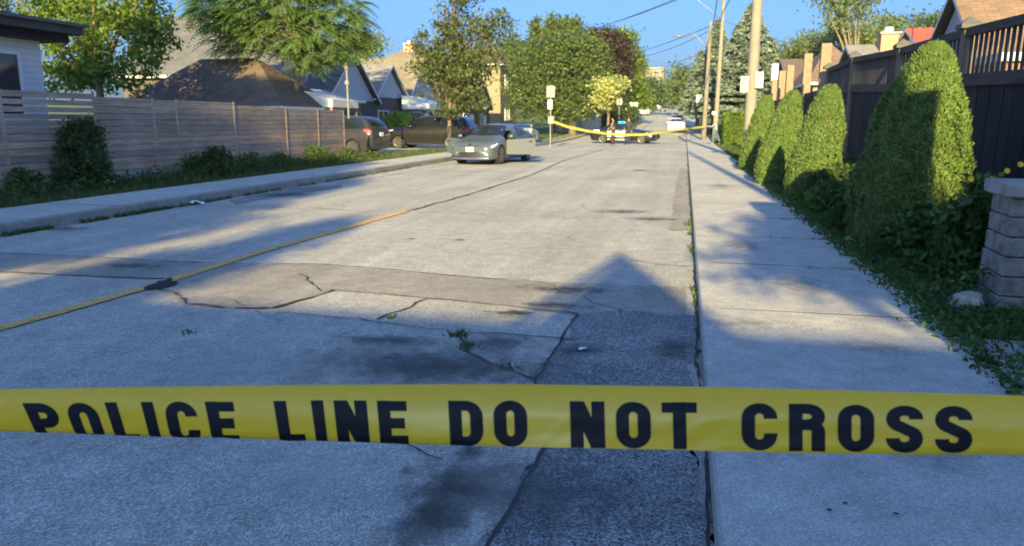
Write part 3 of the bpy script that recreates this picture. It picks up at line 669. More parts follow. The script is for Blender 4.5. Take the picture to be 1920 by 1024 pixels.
# ----------------------------------------------------------------- houses
def roof_part(t, X0, X1, Y0, Y1, zw, zr, axis, kind, mat, ov=.4, th=.14, name='roof'):
    """gable or hip roof; axis = direction of the ridge"""
    mb = MB(); x0, x1, y0, y1 = X0 - ov, X1 + ov, Y0 - ov, Y1 + ov; cx, cy = (x0 + x1) / 2, (y0 + y1) / 2
    if axis == 'x': hw = (y1 - y0) / 2; ins = hw if kind == 'hip' else 0; ins = min(ins, (x1 - x0) / 2 - .05); A, B = Vector((x0 + ins, cy, zr)), Vector((x1 - ins, cy, zr))
    else: hw = (x1 - x0) / 2; ins = hw if kind == 'hip' else 0; ins = min(ins, (y1 - y0) / 2 - .05); A, B = Vector((cx, y0 + ins, zr)), Vector((cx, y1 - ins, zr))
    k = (zr - zw) / max(.1, hw - ov); ze = zr - k * hw
    a, b, c, d = [Vector((x, y, ze)) for x, y in ((x0, y0), (x1, y0), (x1, y1), (x0, y1))]
    def sl(p):
        e = (p[1] - p[0]).normalized(); n_ = (p[1] - p[0]).cross(p[2] - p[0]).normalized(); f = n_.cross(e)
        mb.face(p, [((q - p[0]).dot(e), (q - p[0]).dot(f)) for q in p]); mb.face([q - Vector((0, 0, th)) for q in reversed(p)])
    if axis == 'x':
        sl([a, b, B, A]); sl([c, d, A, B])
        if kind == 'hip': sl([b, c, B]); sl([d, a, A])
    else:
        sl([b, c, B, A]); sl([d, a, A, B])
        if kind == 'hip': sl([a, b, A]); sl([c, d, B])
    V = Vector((0, 0, -th))
    rf = mb.build(name, mat, t)
    fb = MB()
    rim = [a, b, c, d] if kind == 'hip' else ([a, b, B, c, d, A] if axis == 'x' else [a, A, b, c, B, d])
    for p, q in zip(rim, rim[1:] + rim[:1]): fb.face([p + V, q + V, q, p])
    fb.build('fascia', 'white_paint', rf)
    return rf, ze
def walls(t, X0, X1, Y0, Y1, z0, zw, zr, axis, kind, mat, gmat=None):
    mb = MB(); mb.box(X0, X1, Y0, Y1, z0, zw); 
    if kind == 'gable' and not gmat:
        e = -.2; q = mb
        if axis == 'x':
            for x in (X0, X1): q.face([(x, Y0, zw), (x, Y1, zw), (x, (Y0 + Y1) / 2, zr + e)])
        else:
            for y in (Y0, Y1): q.face([(X0, y, zw), (X1, y, zw), ((X0 + X1) / 2, y, zr + e)])
    w = mb.build('wall', mat, t)
    if kind == 'gable' and gmat:
        g = MB(); e = -.2
        if axis == 'x':
            for x in (X0 - .03, X1 + .03): g = MB(); g.face([(x, Y0, zw - .2), (x, Y1, zw - .2), (x, (Y0 + Y1) / 2, zr + e)]); g.build('gable', gmat, t)
        else:
            for y in (Y0 - .03, Y1 + .03): g = MB(); g.face([(X0, y, zw - .2), (X1, y, zw - .2), ((X0 + X1) / 2, y, zr + e)]); g.build('gable', gmat, t)
    return w
def window(t, side, a0, a1, z0, z1, at, mull=1, frame='white_paint', glass='pane'):
    """side 'x+','y-','x-' : wall plane at coordinate `at`; a0..a1 along the wall"""
    mb = MB(); w = .07; s = -1 if side[1] == '-' else 1
    def bx(m_, p0, p1, q0, q1, d0, d1):
        if side[0] == 'x': m_.box(min(at + s * d0, at + s * d1), max(at + s * d0, at + s * d1), p0, p1, q0, q1)
        else: m_.box(p0, p1, min(at + s * d0, at + s * d1), max(at + s * d0, at + s * d1), q0, q1)
    bx(mb, a0, a1, z0, z0 + w, .0, .06); bx(mb, a0, a1, z1 - w, z1, .0, .06); bx(mb, a0, a0 + w, z0 + w, z1 - w, .0, .06); bx(mb, a1 - w, a1, z0 + w, z1 - w, .0, .06)
    for k in range(1, mull + 1): c = a0 + (a1 - a0) * k / (mull + 1); bx(mb, c - .025, c + .025, z0 + w, z1 - w, .0, .05)
    f = mb.build('window', frame, t); mb = MB(); bx(mb, a0 + w, a1 - w, z0 + w, z1 - w, .005, .02); mb.build('pane', glass, f); return f
def house(label, X0, X1, Y0, Y1, zw, zr, axis, kind, wm, rm, z0=0, gmat=None, ov=.4, name='house', cat='house', wins=(), chimney=None, door=None, group=None):
    c = ((X0 + X1) / 2, (Y0 + Y1) / 2, 0); t = thing(name, label, cat, (c[0], c[1], z0), 0, group)
    a = (X0 - c[0], X1 - c[0], Y0 - c[1], Y1 - c[1]); walls(t, *a, -.3, zw, zr, axis, kind, wm, gmat)
    rf, ze = roof_part(t, *a, zw, zr, axis, kind, rm, ov)
    for (s, p, q, za, zb, *mu) in wins:
        at = {'x+': a[1], 'x-': a[0], 'y-': a[2], 'y+': a[3]}[s]; o = c[1] if s[0] == 'x' else c[0]
        window(t, s, p - o, q - o, za, zb, at, *(mu or [1]))
    if door:
        s, p, q = door; at = {'x+': a[1], 'y-': a[2], 'x-': a[0]}[s]; o = c[1] if s[0] == 'x' else c[0]
        mb = MB(); (mb.box(at - .01, at + .05, p - o, q - o, 0, 2.1) if s[0] == 'x' else mb.box(p - o, q - o, at - .05, at + .01, 0, 2.1)); d = mb.build('door', 'white_paint', t)
        (MB().box(at + .05, at + .1, q - o - .15, q - o - .1, 1.0, 1.05) if s[0] == 'x' else MB().box(q - o - .15, q - o - .1, at - .1, at - .05, 1.0, 1.05)).build('handle', 'chrome', d)
    if chimney:
        x, y, zc, w_ = chimney; mb = MB().box(x - c[0] - w_, x - c[0] + w_, y - c[1] - w_, y - c[1] + w_, zw, zc); ch = mb.build('chimney', 'brick_pink', rf); MB().box(x - c[0] - w_ * 1.2, x - c[0] + w_ * 1.2, y - c[1] - w_ * 1.2, y - c[1] + w_ * 1.2, zc, zc + .08).build('chimney_cap', 'capstone', ch); MB().tube([(x - c[0], y - c[1], zc), (x - c[0], y - c[1], zc + .3)], w_ * .5, 8).build('flue', 'white_metal', ch)
    return t
# white sided house, left edge: its corner shows above the fence
t = thing('house', 'white sided house with a dark flat roof at the far left edge', 'house', (-19.5, 11.8, .1))
MB().box(-4, 4, -4, 4, 0, 3.42).build('wall', 'siding_white', t)
rf = MB().box(-4.5, 4.65, -4.5, 4.75, 3.62, 3.80).build('roof', 'roof_dark', t); MB().box(-4.6, 4.75, -4.6, 4.85, 3.805, 3.88).build('roof_edge', 'timber_cap', rf); MB().box(-4.3, 4.4, -4.3, 4.5, 3.425, 3.615).build('soffit', 'ink', rf)
window(t, 'x+', 1.3, 3.35, 1.5, 3.12, 4, 0); window(t, 'x+', -2.5, -1, 1.5, 3.1, 4, 1)
# brown hip roofed bungalow behind the fence and the grey roof behind it
L0, L1, R1 = W(205, 178, 27), W(535, 180, 29), W(440, 118, 32)
house('low brown hip roofed bungalow close behind the board fence', W(235, 178, 29).x, W(522, 178, 29).x, 29, 33.6, 2.62, 4.42, 'x', 'hip', 'dark_wall', 'roof_brown', ov=.5, wins=(('y-', W(480, 190, 29).x - .9, W(480, 190, 29).x + .6, 1.3, 2.3),))
house('large dark grey roofed house behind the brown bungalow', W(225, 100, 40).x, W(480, 100, 40).x, 40, 50, 4.6, 8.4, 'x', 'gable', 'dark_wall', 'roof_grey', ov=.4, wins=(('x+', 43, 45, 2, 3.4), ('x+', 46, 47.5, 4.9, 6)))
# row of gabled bungalows facing the street
def gable_row(label, pxpeak, pypeak, Y, halfw, depth, zw, roof, gm='siding_blue', wall='dark_wall', awn=None, z0=.1):
    c = W(pxpeak, pypeak, Y); t = house(label, c.x - depth, c.x, Y - halfw, Y + halfw, zw, c.z - z0, 'x', 'gable', wall, roof, z0, gmat=gm, ov=.35, wins=(('x+', Y - halfw + .6, Y - .3, 1.0, 2.2), ('y-', c.x - 3, c.x - 1.5, 1.0, 2.2)), door=('x+', Y + .2, Y + 1.1)); return t, c
gable_row('dark porched house with a shaded grey gable behind the metal sign post', 655, 95, 40, 3.2, 8, 2.9, 'roof_grey')
gable_row('small gabled bungalow with white trimmed gable and grey roof', 728, 120, 46, 2.6, 8, 3.2, 'roof_slate')
gable_row('tan roofed gabled bungalow beside the awning', 790, 108, 53, 3.4, 9, 3.2, 'roof_tan')
gable_row('dark bungalow with brown gable left of the street trees', 880, 150, 62, 2.6, 8, 3.0, 'roof_brown', 'siding_white', 'brick_dark')
gable_row('little gabled porch house with white window trim', 905, 158, 70, 2.4, 7, 3.0, 'roof_tan', 'siding_white')
# big tan hip roof and the buff two storey house
p = W(740, 95, 64); house('wide house with a tall tan hip roof behind the gabled bungalows', W(665, 100, 60).x, W(850, 100, 60).x, 58, 68, 5.4, W(740, 84, 63).z, 'x', 'hip', 'brick_red', 'roof_tan', ov=.5, chimney=(W(760, 90, 61).x, 62, W(760, 86, 61).z + .2, .4))
xa, xb = W(870, 130, 78).x, W(938, 130, 78).x
house('tall buff brick two storey house with a brown hip roof', xa, xb, 78, 86, 7.3, 9.6, 'x', 'hip', 'stucco', 'roof_brown', .5, ov=.5, wins=(('x+', 80, 81.2, 4.6, 6.2), ('x+', 82.5, 83.7, 4.6, 6.2), ('x+', 80, 82, 1.2, 2.6), ('y-', xa + 1, xa + 2.2, 4.6, 6)))
# porch awnings
def awning(label, px, py, Y, w, d, z):
    c = W(px, py, Y); t = thing('porch', label, 'porch', (c.x, Y, .1)); mb = MB()
    mb.face([(0, -w, z + .55), (0, w, z + .55), (d, w, z), (d, -w, z)]); mb.face([(d, -w, z), (d, w, z), (d, w, z - .35), (d, -w, z - .35)]); mb.face([(0, -w, z + .55), (d, -w, z), (d, -w, z - .35), (0, -w, z - .35)]); mb.face([(0, w, z + .55), (d, w, z), (d, w, z - .35), (0, w, z - .35)])
    mb.face([(0, -w, z - .02), (d, -w, z - .02), (d, w, z - .02), (0, w, z - .02)])
    mb.build('awning', 'white_metal', t)
    for y in (-w + .1, w - .1): MB().box(d - .16, d - .04, y - .06, y + .06, 0, z - .03).build('porch_post', 'brick_pink', t)
    MB().box(.0, d, -w, w, 0, .35).build('porch_floor', 'capstone', t)
awning('porch under a bright white metal awning beside the tan roofed bungalow', 770, 178, 49, 1.7, 1.9, 2.65)
awning('porch with a white awning glimpsed through the feathery tree', 575, 165, 33.5, 1.4, 2.0, 2.5)
awning('small bright awning porch left of the feathery tree trunk', 500, 155, 41, 1.6, 1.8, 2.9)
# glass fronted sunroom right of the feathery tree
c = W(600, 165, 38.5); t = thing('sunroom', 'pale glazed sunroom beside the feathery tree', 'sunroom', (c.x, 38.5, .1))
MB().box(-1.3, 1.3, 0, 2.5, 0, .8).build('wall', 'siding_white', t); MB().box(-1.5, 1.5, -.2, 2.7, 2.55, 2.7).build('roof', 'white_metal', t)
for k in range(5): MB().box(-1.3 + k * .62, -1.22 + k * .62, -.02, .06, .8, 2.55).build('mullion', 'white_paint', t)
MB().box(-1.26, 1.26, .07, 2.4, .8, 2.54).build('glazing', 'pane', t)
# houses on the right behind the fence
t = thing('house', 'big ginger roofed house with a pale blue gable above the dark fence', 'house', (13, 24.8, .1))
walls(t, -5.4, 6, -2.8, 2.8, 0, 2.85, 5.2, 'x', 'gable', 'brick_red', 'siding_blue'); rf, _ = roof_part(t, -5.4, 6, -2.8, 2.8, 2.95, 5.25, 'x', 'gable', 'roof_ginger', .3)
MB().box(-.4, .4, -.35, .35, -.05, .07, Matrix.Translation((-3.6, -.75, 2.95 + 2.05 * 2.3 / 2.8 + .03)) @ Matrix.Rotation(math.atan2(2.3, 2.8), 4, 'X')).build('skylight', 'white_metal', rf)
window(t, 'y-', -3.2, -1.8, .9, 2.2, -2.8); window(t, 'x-', -.8, .8, 1.0, 2.3, -5.4)
house('low brick house glimpsed through the balusters of the nearest fence panel', 5.2, 10.5, 14.5, 19, 2.75, 3.0, 'x', 'hip', 'brick_red', 'roof_grey', ov=.1)
house('small house with a bright red shingled roof', W(1722, 90, 34).x, W(1722, 90, 34).x + 4.2, 32, 38, 4.1, W(1730, 52, 35).z, 'x', 'gable', 'siding_white', 'roof_red', ov=.3)
house('grey brown roofed house left of the red roof, with a stubby chimney', W(1632, 100, 33).x, W(1632, 100, 33).x + 4.5, 33, 40, 3.2, W(1640, 81, 36).z, 'x', 'gable', 'brick_red', 'roof_slate', ov=.3, chimney=(W(1676, 80, 35).x, 36, W(1676, 60, 35).z, .35))
house('tan hip roofed house above the post fence', W(1528, 120, 46).x, W(1625, 120, 46).x, 46, 54, 4.0, W(1580, 80, 50).z, 'x', 'hip', 'stucco', 'roof_ginger', ov=.4)
house('low tan roofed house behind the tan fence posts', W(1486, 120, 58).x, W(1535, 120, 58).x, 58, 66, 4.6, W(1510, 106, 60).z, 'x', 'gable', 'stucco', 'roof_brown', ov=.4)
# roofs and blocks at the far end
p = W(1216, 158, 420); house('pale apartment block on the far skyline above the trees', p.x - 13, p.x + 8, 420, 440, 24, 24.9, 'x', 'gable', 'stucco', 'roof_tan', gz(400) - 6, ov=.2, name='apartment_building', cat='apartment building', wins=[('y-', p.x - 12 + 5 * i, p.x - 9.5 + 5 * i, 8 + 4 * j, 10 + 4 * j) for i in range(4) for j in range(4)])
p = W(971, 100, 330); tag(MB().box(-3.2, 3.2, -3, 3, -2, p.z + 2 - gz(330)).build('tower_block', 'white_paint'), 'distant white tower block just above the locust tree', 'tower').location = (p.x, 330, gz(330))
# dark garage beyond the locust
p = W(1092, 225, 76); house('grey blue garage half hidden under the locust tree', p.x - 3.4, p.x + 1.4, 76, 82, 2.3, 3.5, 'x', 'gable', 'siding_blue', 'roof_grey', gz(76), ov=.2)
# the houses behind the camera whose shadows lie over the street
KS = math.tan(SUN_EL) / math.tan(R(15))
house('gabled house across the street behind the viewer', -9.0, 12.0, -17.2, -10.7, 3.0, 5.29 * KS, 'x', 'gable', 'brick_red', 'roof_grey', ov=.4, name='house')
t = thing('house', 'tall narrow gabled wing of the house behind the viewer', 'house', (.86, -13.62, 0)); walls(t, -.78, .78, -.2, .2, 0, 5.0 * KS, 6.05 * KS, 'y', 'gable', 'siding_white'); roof_part(t, -.78, .78, -.2, .2, 5.2 * KS, 6.05 * KS, 'y', 'gable', 'roof_grey', .12, .05)
t = thing('shade_block', 'narrow unseen block beside the viewer, added to shade the largest cedar', 'shade_block', (2.60, 1.4, .1)); MB().box(-.5, .5, -.6, .6, 0, 4.0).build('wall', 'siding_white', t); MB().box(-.52, .52, -.62, .62, 4.005, 4.1).build('roof', 'roof_dark', t)  # unseen block, added only to cast the squared shadow on the largest cedar

# ----------------------------------------------------------------- poles, lamps, signs, wires
def upole(label, x, y, h, r, mat='pole_concrete', arms=(), lean=0, lamp_side=-1, group='utility poles along the right hand walk'):
    t = thing('utility_pole', label, 'utility pole', (x, y, gz(y)), 0, group)
    MB().tube([(lean * u * h, 0, u * h) for u in np.linspace(-.02, 1, 9)], [r * (1 - .42 * u) for u in np.linspace(0, 1, 9)], 14).build('pole', mat, t, True)
    for (za, dx, dz, ln) in arms:
        a = MB(); a.tube([(0, 0, za), (dx * .3, 0, za + dz * .42), (dx * .75, 0, za + dz * .95), (dx, 0, za + dz)], [.04, .035, .03, .03], 6); am = a.build('lamp_arm', 'galv', t, True)
        if ln:
            h_ = MB(); s = 1 if dx > 0 else -1
            h_.grid([[(dx + s * u * .75, math.cos(a_) * .16 * math.sin(math.pi * (.15 + .8 * u)), za + dz + .02 + math.sin(a_) * .09 * math.sin(math.pi * (.15 + .8 * u))) for a_ in np.linspace(0, 2 * math.pi, 9)] for u in np.linspace(0, 1, 7)]); h_.build('lamp_head', 'galv', am, True)
    return t
pA = W(1409, 185, 30); tA = upole('nearest big round utility pole with two no parking signs', pA.x, 30, 14, .225)
for sx, lb in ((-1, ''), (1, '')):
    c = W(1396 if sx < 0 else 1424, 158 if sx < 0 else 150, 29.7); t = thing('parking_sign', 'no parking sign on the left of the big pole' if sx < 0 else 'no parking sign on the right of the big pole', 'sign', c)
    MB().box(-.14, .14, -.012, .012, -.29, .29).build('sign_plate', 'sign_white', t, bevel=.01); mb = MB()
    for k in range(20):
        a, b = 2 * math.pi * k / 20, 2 * math.pi * (k + 1) / 20; mb.face([(.115 * math.cos(a), -.016, .13 + .115 * math.sin(a)), (.115 * math.cos(b), -.016, .13 + .115 * math.sin(b)), (.085 * math.cos(b), -.016, .13 + .085 * math.sin(b)), (.085 * math.cos(a), -.016, .13 + .085 * math.sin(a))])
    mb.face([(-.075, -.0162, .06), (-.058, -.0162, .043), (.075, -.0162, .2), (.058, -.0162, .217)][::-1]); mb.build('red_ring', 'sign_red', t)
    mb = MB(); mb.box(-.045, -.02, -.015, -.013, .06, .2); mb.box(-.02, .04, -.015, -.013, .18, .2); mb.box(-.02, .04, -.015, -.013, .12, .14); mb.box(.02, .04, -.015, -.013, .14, .18)
    for q in (-.08, -.14, -.2): mb.box(-.1, .1, -.015, -.013, q, q + .03)
    mb.build('lettering', 'ink', t); MB().tube([(0, .02, 0), (-sx * .16, .2, 0)], .015, 5).build('bracket', 'galv', t)
pB = W(1349, 130, 66); bB = W(1343, 225, 66)
ya = W(1352, 38, 66).z - gz(66)
upole('utility pole behind the man, carrying the highest lamp arm', W(1341, 250, 66).x, 66, 15, .2, arms=((ya, -2.9, 1.9, 1),), lean=.01)
upole('utility pole at the walk edge with a lamp arm, left of the man', W(1319, 262, 62).x, 62, W(1335, 40, 62).z, .2, 'pole_wood', ((W(1330, 94, 62).z, -1.5, 1.3, 0),), lean=.012)
upole('thin utility pole showing behind the one left of the man', W(1317, 230, 92).x, 92, W(1333, 55, 92).z - gz(92), .16, 'pole_wood', ((W(1320, 118, 92).z - gz(92), -1.2, .8, 1),), lean=.012)
for k, (y, px) in enumerate(((130, 1306), (175, 1261), (235, 1257))): upole(['distant utility pole between the spruces and the street', 'far utility pole with a small lamp arm beside the last trees', 'farthest utility pole at the top of the street'][k], W(px, 200, y).x, y, 11, .18, 'pole_wood', ((8.5, -2.4, .9, 1),))
upole('utility pole beside the viewer', 2.92, -1.0, 13.2, .17, 'pole_wood')
# hanging lamp left of the poles
def wire(pts, sag, r=.022, label='overhead wires'):
    a, b = Vector(pts[0]), Vector(pts[1]); P = [a.lerp(b, u) - Vector((0, 0, sag * 4 * u * (1 - u))) for u in np.linspace(0, 1, 17)]
    return tag(MB().tube(P, r, 5, False).build('overhead_wire', 'wire'), label, 'wire', 'overhead wires')
A_ = Vector((pA.x, 30, 12.5)); 
wire((W(1271, -1, 45), W(930, 83, 80)), .7, .025, 'upper wire crossing the sky from top centre to the locust tree'); wire((W(1271, -4, 45), W(935, 86, 80)), .7, .02, 'second wire close under the upper crossing wire')
wire((W(1345, 50, 66), W(1190, 108, 120)), .5, .03, 'wire crossing left from the lamp pole, upper of a pair'); wire((W(1345, 44, 66), W(1120, 118, 140)), .4, .03, 'wire crossing left from the lamp pole, lower of a pair')
wire((W(1333, 90, 62), W(1200, 135, 130)), .4, .022, 'faint wire running left above the far trees'); wire((W(1330, 110, 92), W(1180, 140, 150)), .5, .022, 'faintest wire low over the far trees')
wire((W(1356, 20, 66), W(1395, -60, 38)), .2, .035, 'thick cable rising right from the lamp pole out of the frame'); wire((W(1337, 48, 62), W(1350, -40, 40)), .2, .03, 'cable rising from the walk edge pole out of the frame')
wire((W(1356, 38, 66), W(1700, 118, 60)), .6, .02, 'service wire running right over the hip roofed house'); wire((W(1660, 20, 40), W(1700, 42, 46)), .1, .02, 'short wire in front of the far right trees'); wire((W(1690, 30, 40), W(1800, 45, 26)), .15, .02, 'service wire reaching the ginger roofed house')
wire((W(640, 162, 70), W(1000, 140, 75)), .5, .02, 'thin wire across the buff house')
c = W(1272, 68, 62); t = thing('street_lamp', 'cobra street lamp hanging over the road from the walk edge pole', 'street lamp', c); MB().grid([[(u * .9 - .45, math.cos(a) * .15 * math.sin(math.pi * (.1 + .8 * u)), math.sin(a) * .08 * math.sin(math.pi * (.1 + .8 * u))) for a in np.linspace(0, 2 * math.pi, 9)] for u in np.linspace(0, 1, 7)]).build('lamp_head', 'galv', t, True)
q = W(1333, 92, 62) - c; MB().tube([(.6, 0, .02), (q.x * .6, 0, q.z * .3 + .05), (q.x, 0, q.z)], .03, 6).build('lamp_arm', 'galv', t)
# left metal sign post with its short companion
c = WX(648, 300, -13.0); c = G(657, 292, .1)
t = thing('sign_post', 'perforated metal sign post at the far end of the board fence', 'post', (c.x, c.y, .1)); MB().box(-.035, .035, -.03, .03, 0, 4.05).build('post', 'galv', t)
mb = MB(); [mb.box(-.0355, -.02, -.0305, -.0295, .1 + k * .1, .13 + k * .1) for k in range(38)]; mb.build('holes', 'ink', t)
for z in (3.1, 3.75): MB().box(-.09, .09, -.06, -.04, z, z + .16).build('bracket', 'galv', t)
t = thing('marker_post', 'short pale metal post beside the perforated sign post', 'post', (c.x + .32, c.y + .1, .1)); MB().box(-.04, .04, -.03, .03, 0, 1.05).build('post', 'galv', t, bevel=.005)
def sign(label, px, pyb, Y, plates, r=.035, side=0, name='street_sign', post='galv'):
    c = W(px, pyb, Y); zb = gz(Y) + (.1 if Y < 57 else .05); t = thing(name, label, 'sign', (c.x, Y, zb)); top = 0
    for (py0, py1, wpx, mat, dx) in plates:
        z1, z0 = W(px, py0, Y).z - zb, W(px, py1, Y).z - zb; w_ = wpx / ppm(px, py0, Y) / 2; d = dx / ppm(px, py0, Y); top = max(top, z1)
        MB().box(d - w_, d + w_, -.06, -.04, z0, z1).build('sign_plate', mat, t, bevel=.012)
    MB().tube([(0, 0, 0), (0, 0, top)], r, 7).build('post', post, t); return t
sign('grey backed sign over a white plate on a thin post left of the tape', 1032, 248, 45, ((161, 183, 16, 'sign_back', 0), (187, 205, 9, 'sign_white', -1), (218, 232, 11, 'galv', 1)))
sign('pale round sign on a dark post in front of the tree mass', 1160, 240, 78, ((185, 197, 10, 'sign_white', 0),), .1, post='timber_cap')
sign('pair of small pale signs on a thin post beside the distant cars', 1186, 235, 92, ((192, 200, 7, 'sign_white', -4), (192, 200, 7, 'sign_white', 5)), .06, post='timber_cap')
sign('white sign above a red one beside the walk past the poles', 1310, 250, 76, ((178, 193, 15, 'sign_white', 0), (196, 205, 11, 'sign_red', -1)), .05)
sign('small white box sign low on the pole behind the man', 1337, 250, 64, ((209, 215, 8, 'sign_white', 0),), .03)

# ----------------------------------------------------------------- vehicles
def catmull(xs, P, n):
    xs = np.array(xs, float); P = np.array(P, float); X = np.linspace(xs[0], xs[-1], n); out = np.empty((n, P.shape[1]))
    for j in range(P.shape[1]):
        m_ = np.gradient(P[:, j], xs)
        for i in range(len(xs) - 1):                       # limit overshoot
            s = (P[i + 1, j] - P[i, j]) / (xs[i + 1] - xs[i])
            if abs(s) < 1e-9: m_[i] = m_[i + 1] = 0
            else:
                for q in (i, i + 1):
                    if m_[q] / s < 0: m_[q] = 0
                    elif m_[q] / s > 3: m_[q] = 3 * s
        k = np.clip(np.searchsorted(xs, X) - 1, 0, len(xs) - 2); h = xs[k + 1] - xs[k]; t = (X - xs[k]) / h
        out[:, j] = (2 * t ** 3 - 3 * t ** 2 + 1) * P[k, j] + (t ** 3 - 2 * t ** 2 + t) * h * m_[k] + (-2 * t ** 3 + 3 * t ** 2) * P[k + 1, j] + (t ** 3 - t ** 2) * h * m_[k + 1]
    return X, out
SPEC = {   # x (front = +), bottom, belt z, top z, half width, half width at the roof
 'hatch': [(2.30, .34, .60, .66, .62, .50), (2.22, .22, .62, .72, .78, .62), (2.0, .17, .68, .80, .86, .70), (1.6, .17, .75, .88, .89, .76), (1.15, .17, .82, .97, .89, .76), (.95, .17, .85, 1.03, .89, .74), (.35, .17, .89, 1.30, .89, .64), (-.05, .17, .90, 1.41, .89, .60), (-.6, .17, .93, 1.43, .89, .60), (-1.2, .17, .98, 1.36, .89, .60), (-1.75, .18, 1.02, 1.20, .88, .62), (-2.15, .24, 1.0, 1.06, .84, .66), (-2.28, .36, .88, .92, .70, .56)],
 'sedan': [(2.45, .36, .62, .68, .64, .50), (2.36, .22, .66, .76, .82, .64), (2.1, .18, .74, .86, .91, .76), (1.5, .18, .84, .97, .94, .80), (.95, .18, .92, 1.05, .94, .80), (.7, .18, .94, 1.12, .94, .76), (.2, .18, .96, 1.42, .94, .66), (-.2, .18, .97, 1.47, .94, .64), (-.8, .18, .98, 1.46, .94, .64), (-1.25, .18, 1.0, 1.30, .94, .66), (-1.6, .18, 1.02, 1.14, .93, .74), (-2.1, .2, 1.0, 1.10, .91, .76), (-2.38, .26, .94, 1.04, .86, .70), (-2.46, .4, .80, .84, .74, .6)],
 'suv': [(2.30, .42, .80, .86, .66, .54), (2.22, .26, .86, .98, .84, .70), (1.95, .22, .92, 1.06, .92, .80), (1.2, .22, .99, 1.13, .94, .82), (1.0, .22, 1.02, 1.20, .94, .80), (.5, .22, 1.05, 1.60, .94, .70), (.1, .22, 1.06, 1.70, .94, .68), (-.8, .22, 1.08, 1.72, .94, .68), (-1.5, .22, 1.10, 1.69, .94, .68), (-1.95, .22, 1.12, 1.52, .93, .68), (-2.18, .26, 1.10, 1.22, .90, .74), (-2.28, .42, .96, 1.0, .80, .66)],
}
def section(p):
    zb, bl, zt, w, wt = p
    return [(0, zb), (w * .8, zb), (w * .95, zb + .05), (w, zb + .3 * (bl - zb)), (w * .995, zb + .62 * (bl - zb)), (w * .985, bl - .05), (w * .95, bl), (wt + (w * .95 - wt) * .35, bl + (zt - bl) * .6), (wt, zt - min(.06, (zt - bl) * .25)), (wt * .82, zt - .012), (0, zt)]
def surf(kind, x, s):
    """point on the shell: x along, s in 0..10 over the half section"""
    sp = SPEC[kind]; xs = [a[0] for a in sp][::-1]; X, O = SURF[kind]; k = min(max(np.interp(x, X, np.arange(len(X))), 0), len(X) - 1.001); i = int(k); f = k - i; p = O[i] * (1 - f) + O[i + 1] * f
    sec = section(p); j = min(int(s), 9); g = s - j; a, b = sec[j], sec[j + 1]
    return Vector((x, a[0] * (1 - g) + b[0] * g, a[1] * (1 - g) + b[1] * g))
SURF = {k: catmull([a[0] for a in sp][::-1], [a[1:] for a in sp][::-1], 46) for k, sp in SPEC.items()}
def panel(kind, corners, side, off=.006, nu=8, nv=3):
    """patch of the shell between four (x, s) corners, laid proud of it"""
    a, b, c, d = corners; P = []
    for i in range(nu + 1):
        row = []
        for j in range(nv + 1):
            u, v_ = i / nu, j / nv; x = (a[0] * (1 - u) + b[0] * u) * (1 - v_) + (d[0] * (1 - u) + c[0] * u) * v_; s = (a[1] * (1 - u) + b[1] * u) * (1 - v_) + (d[1] * (1 - u) + c[1] * u) * v_
            p = surf(kind, x, s); e = .01
            tx = surf(kind, x + e, s) - p; ts = surf(kind, x, min(s + .05, 9.99)) - surf(kind, x, max(0, s - .05)); n_ = ts.cross(tx)
            n_ = n_.normalized() if n_.length > 1e-9 else Vector((0, 1, 0))
            if n_.dot(Vector((0, p.y, p.z - .7))) < 0: n_ = -n_
            q = p + n_ * off; row.append((q.x, q.y * side, q.z))
        P.append(row)
    return P
def boolean_cut(o, cutter):
    m_ = o.modifiers.new('b', 'BOOLEAN'); m_.operation = 'DIFFERENCE'; m_.object = cutter; m_.solver = 'EXACT'; m_.material_mode = 'TRANSFER' if hasattr(m_, 'material_mode') else m_.material_mode
    dg = bpy.context.evaluated_depsgraph_get(); me = bpy.data.meshes.new_from_object(o.evaluated_get(dg)); o.modifiers.clear(); o.data = me
    bpy.data.objects.remove(cutter)
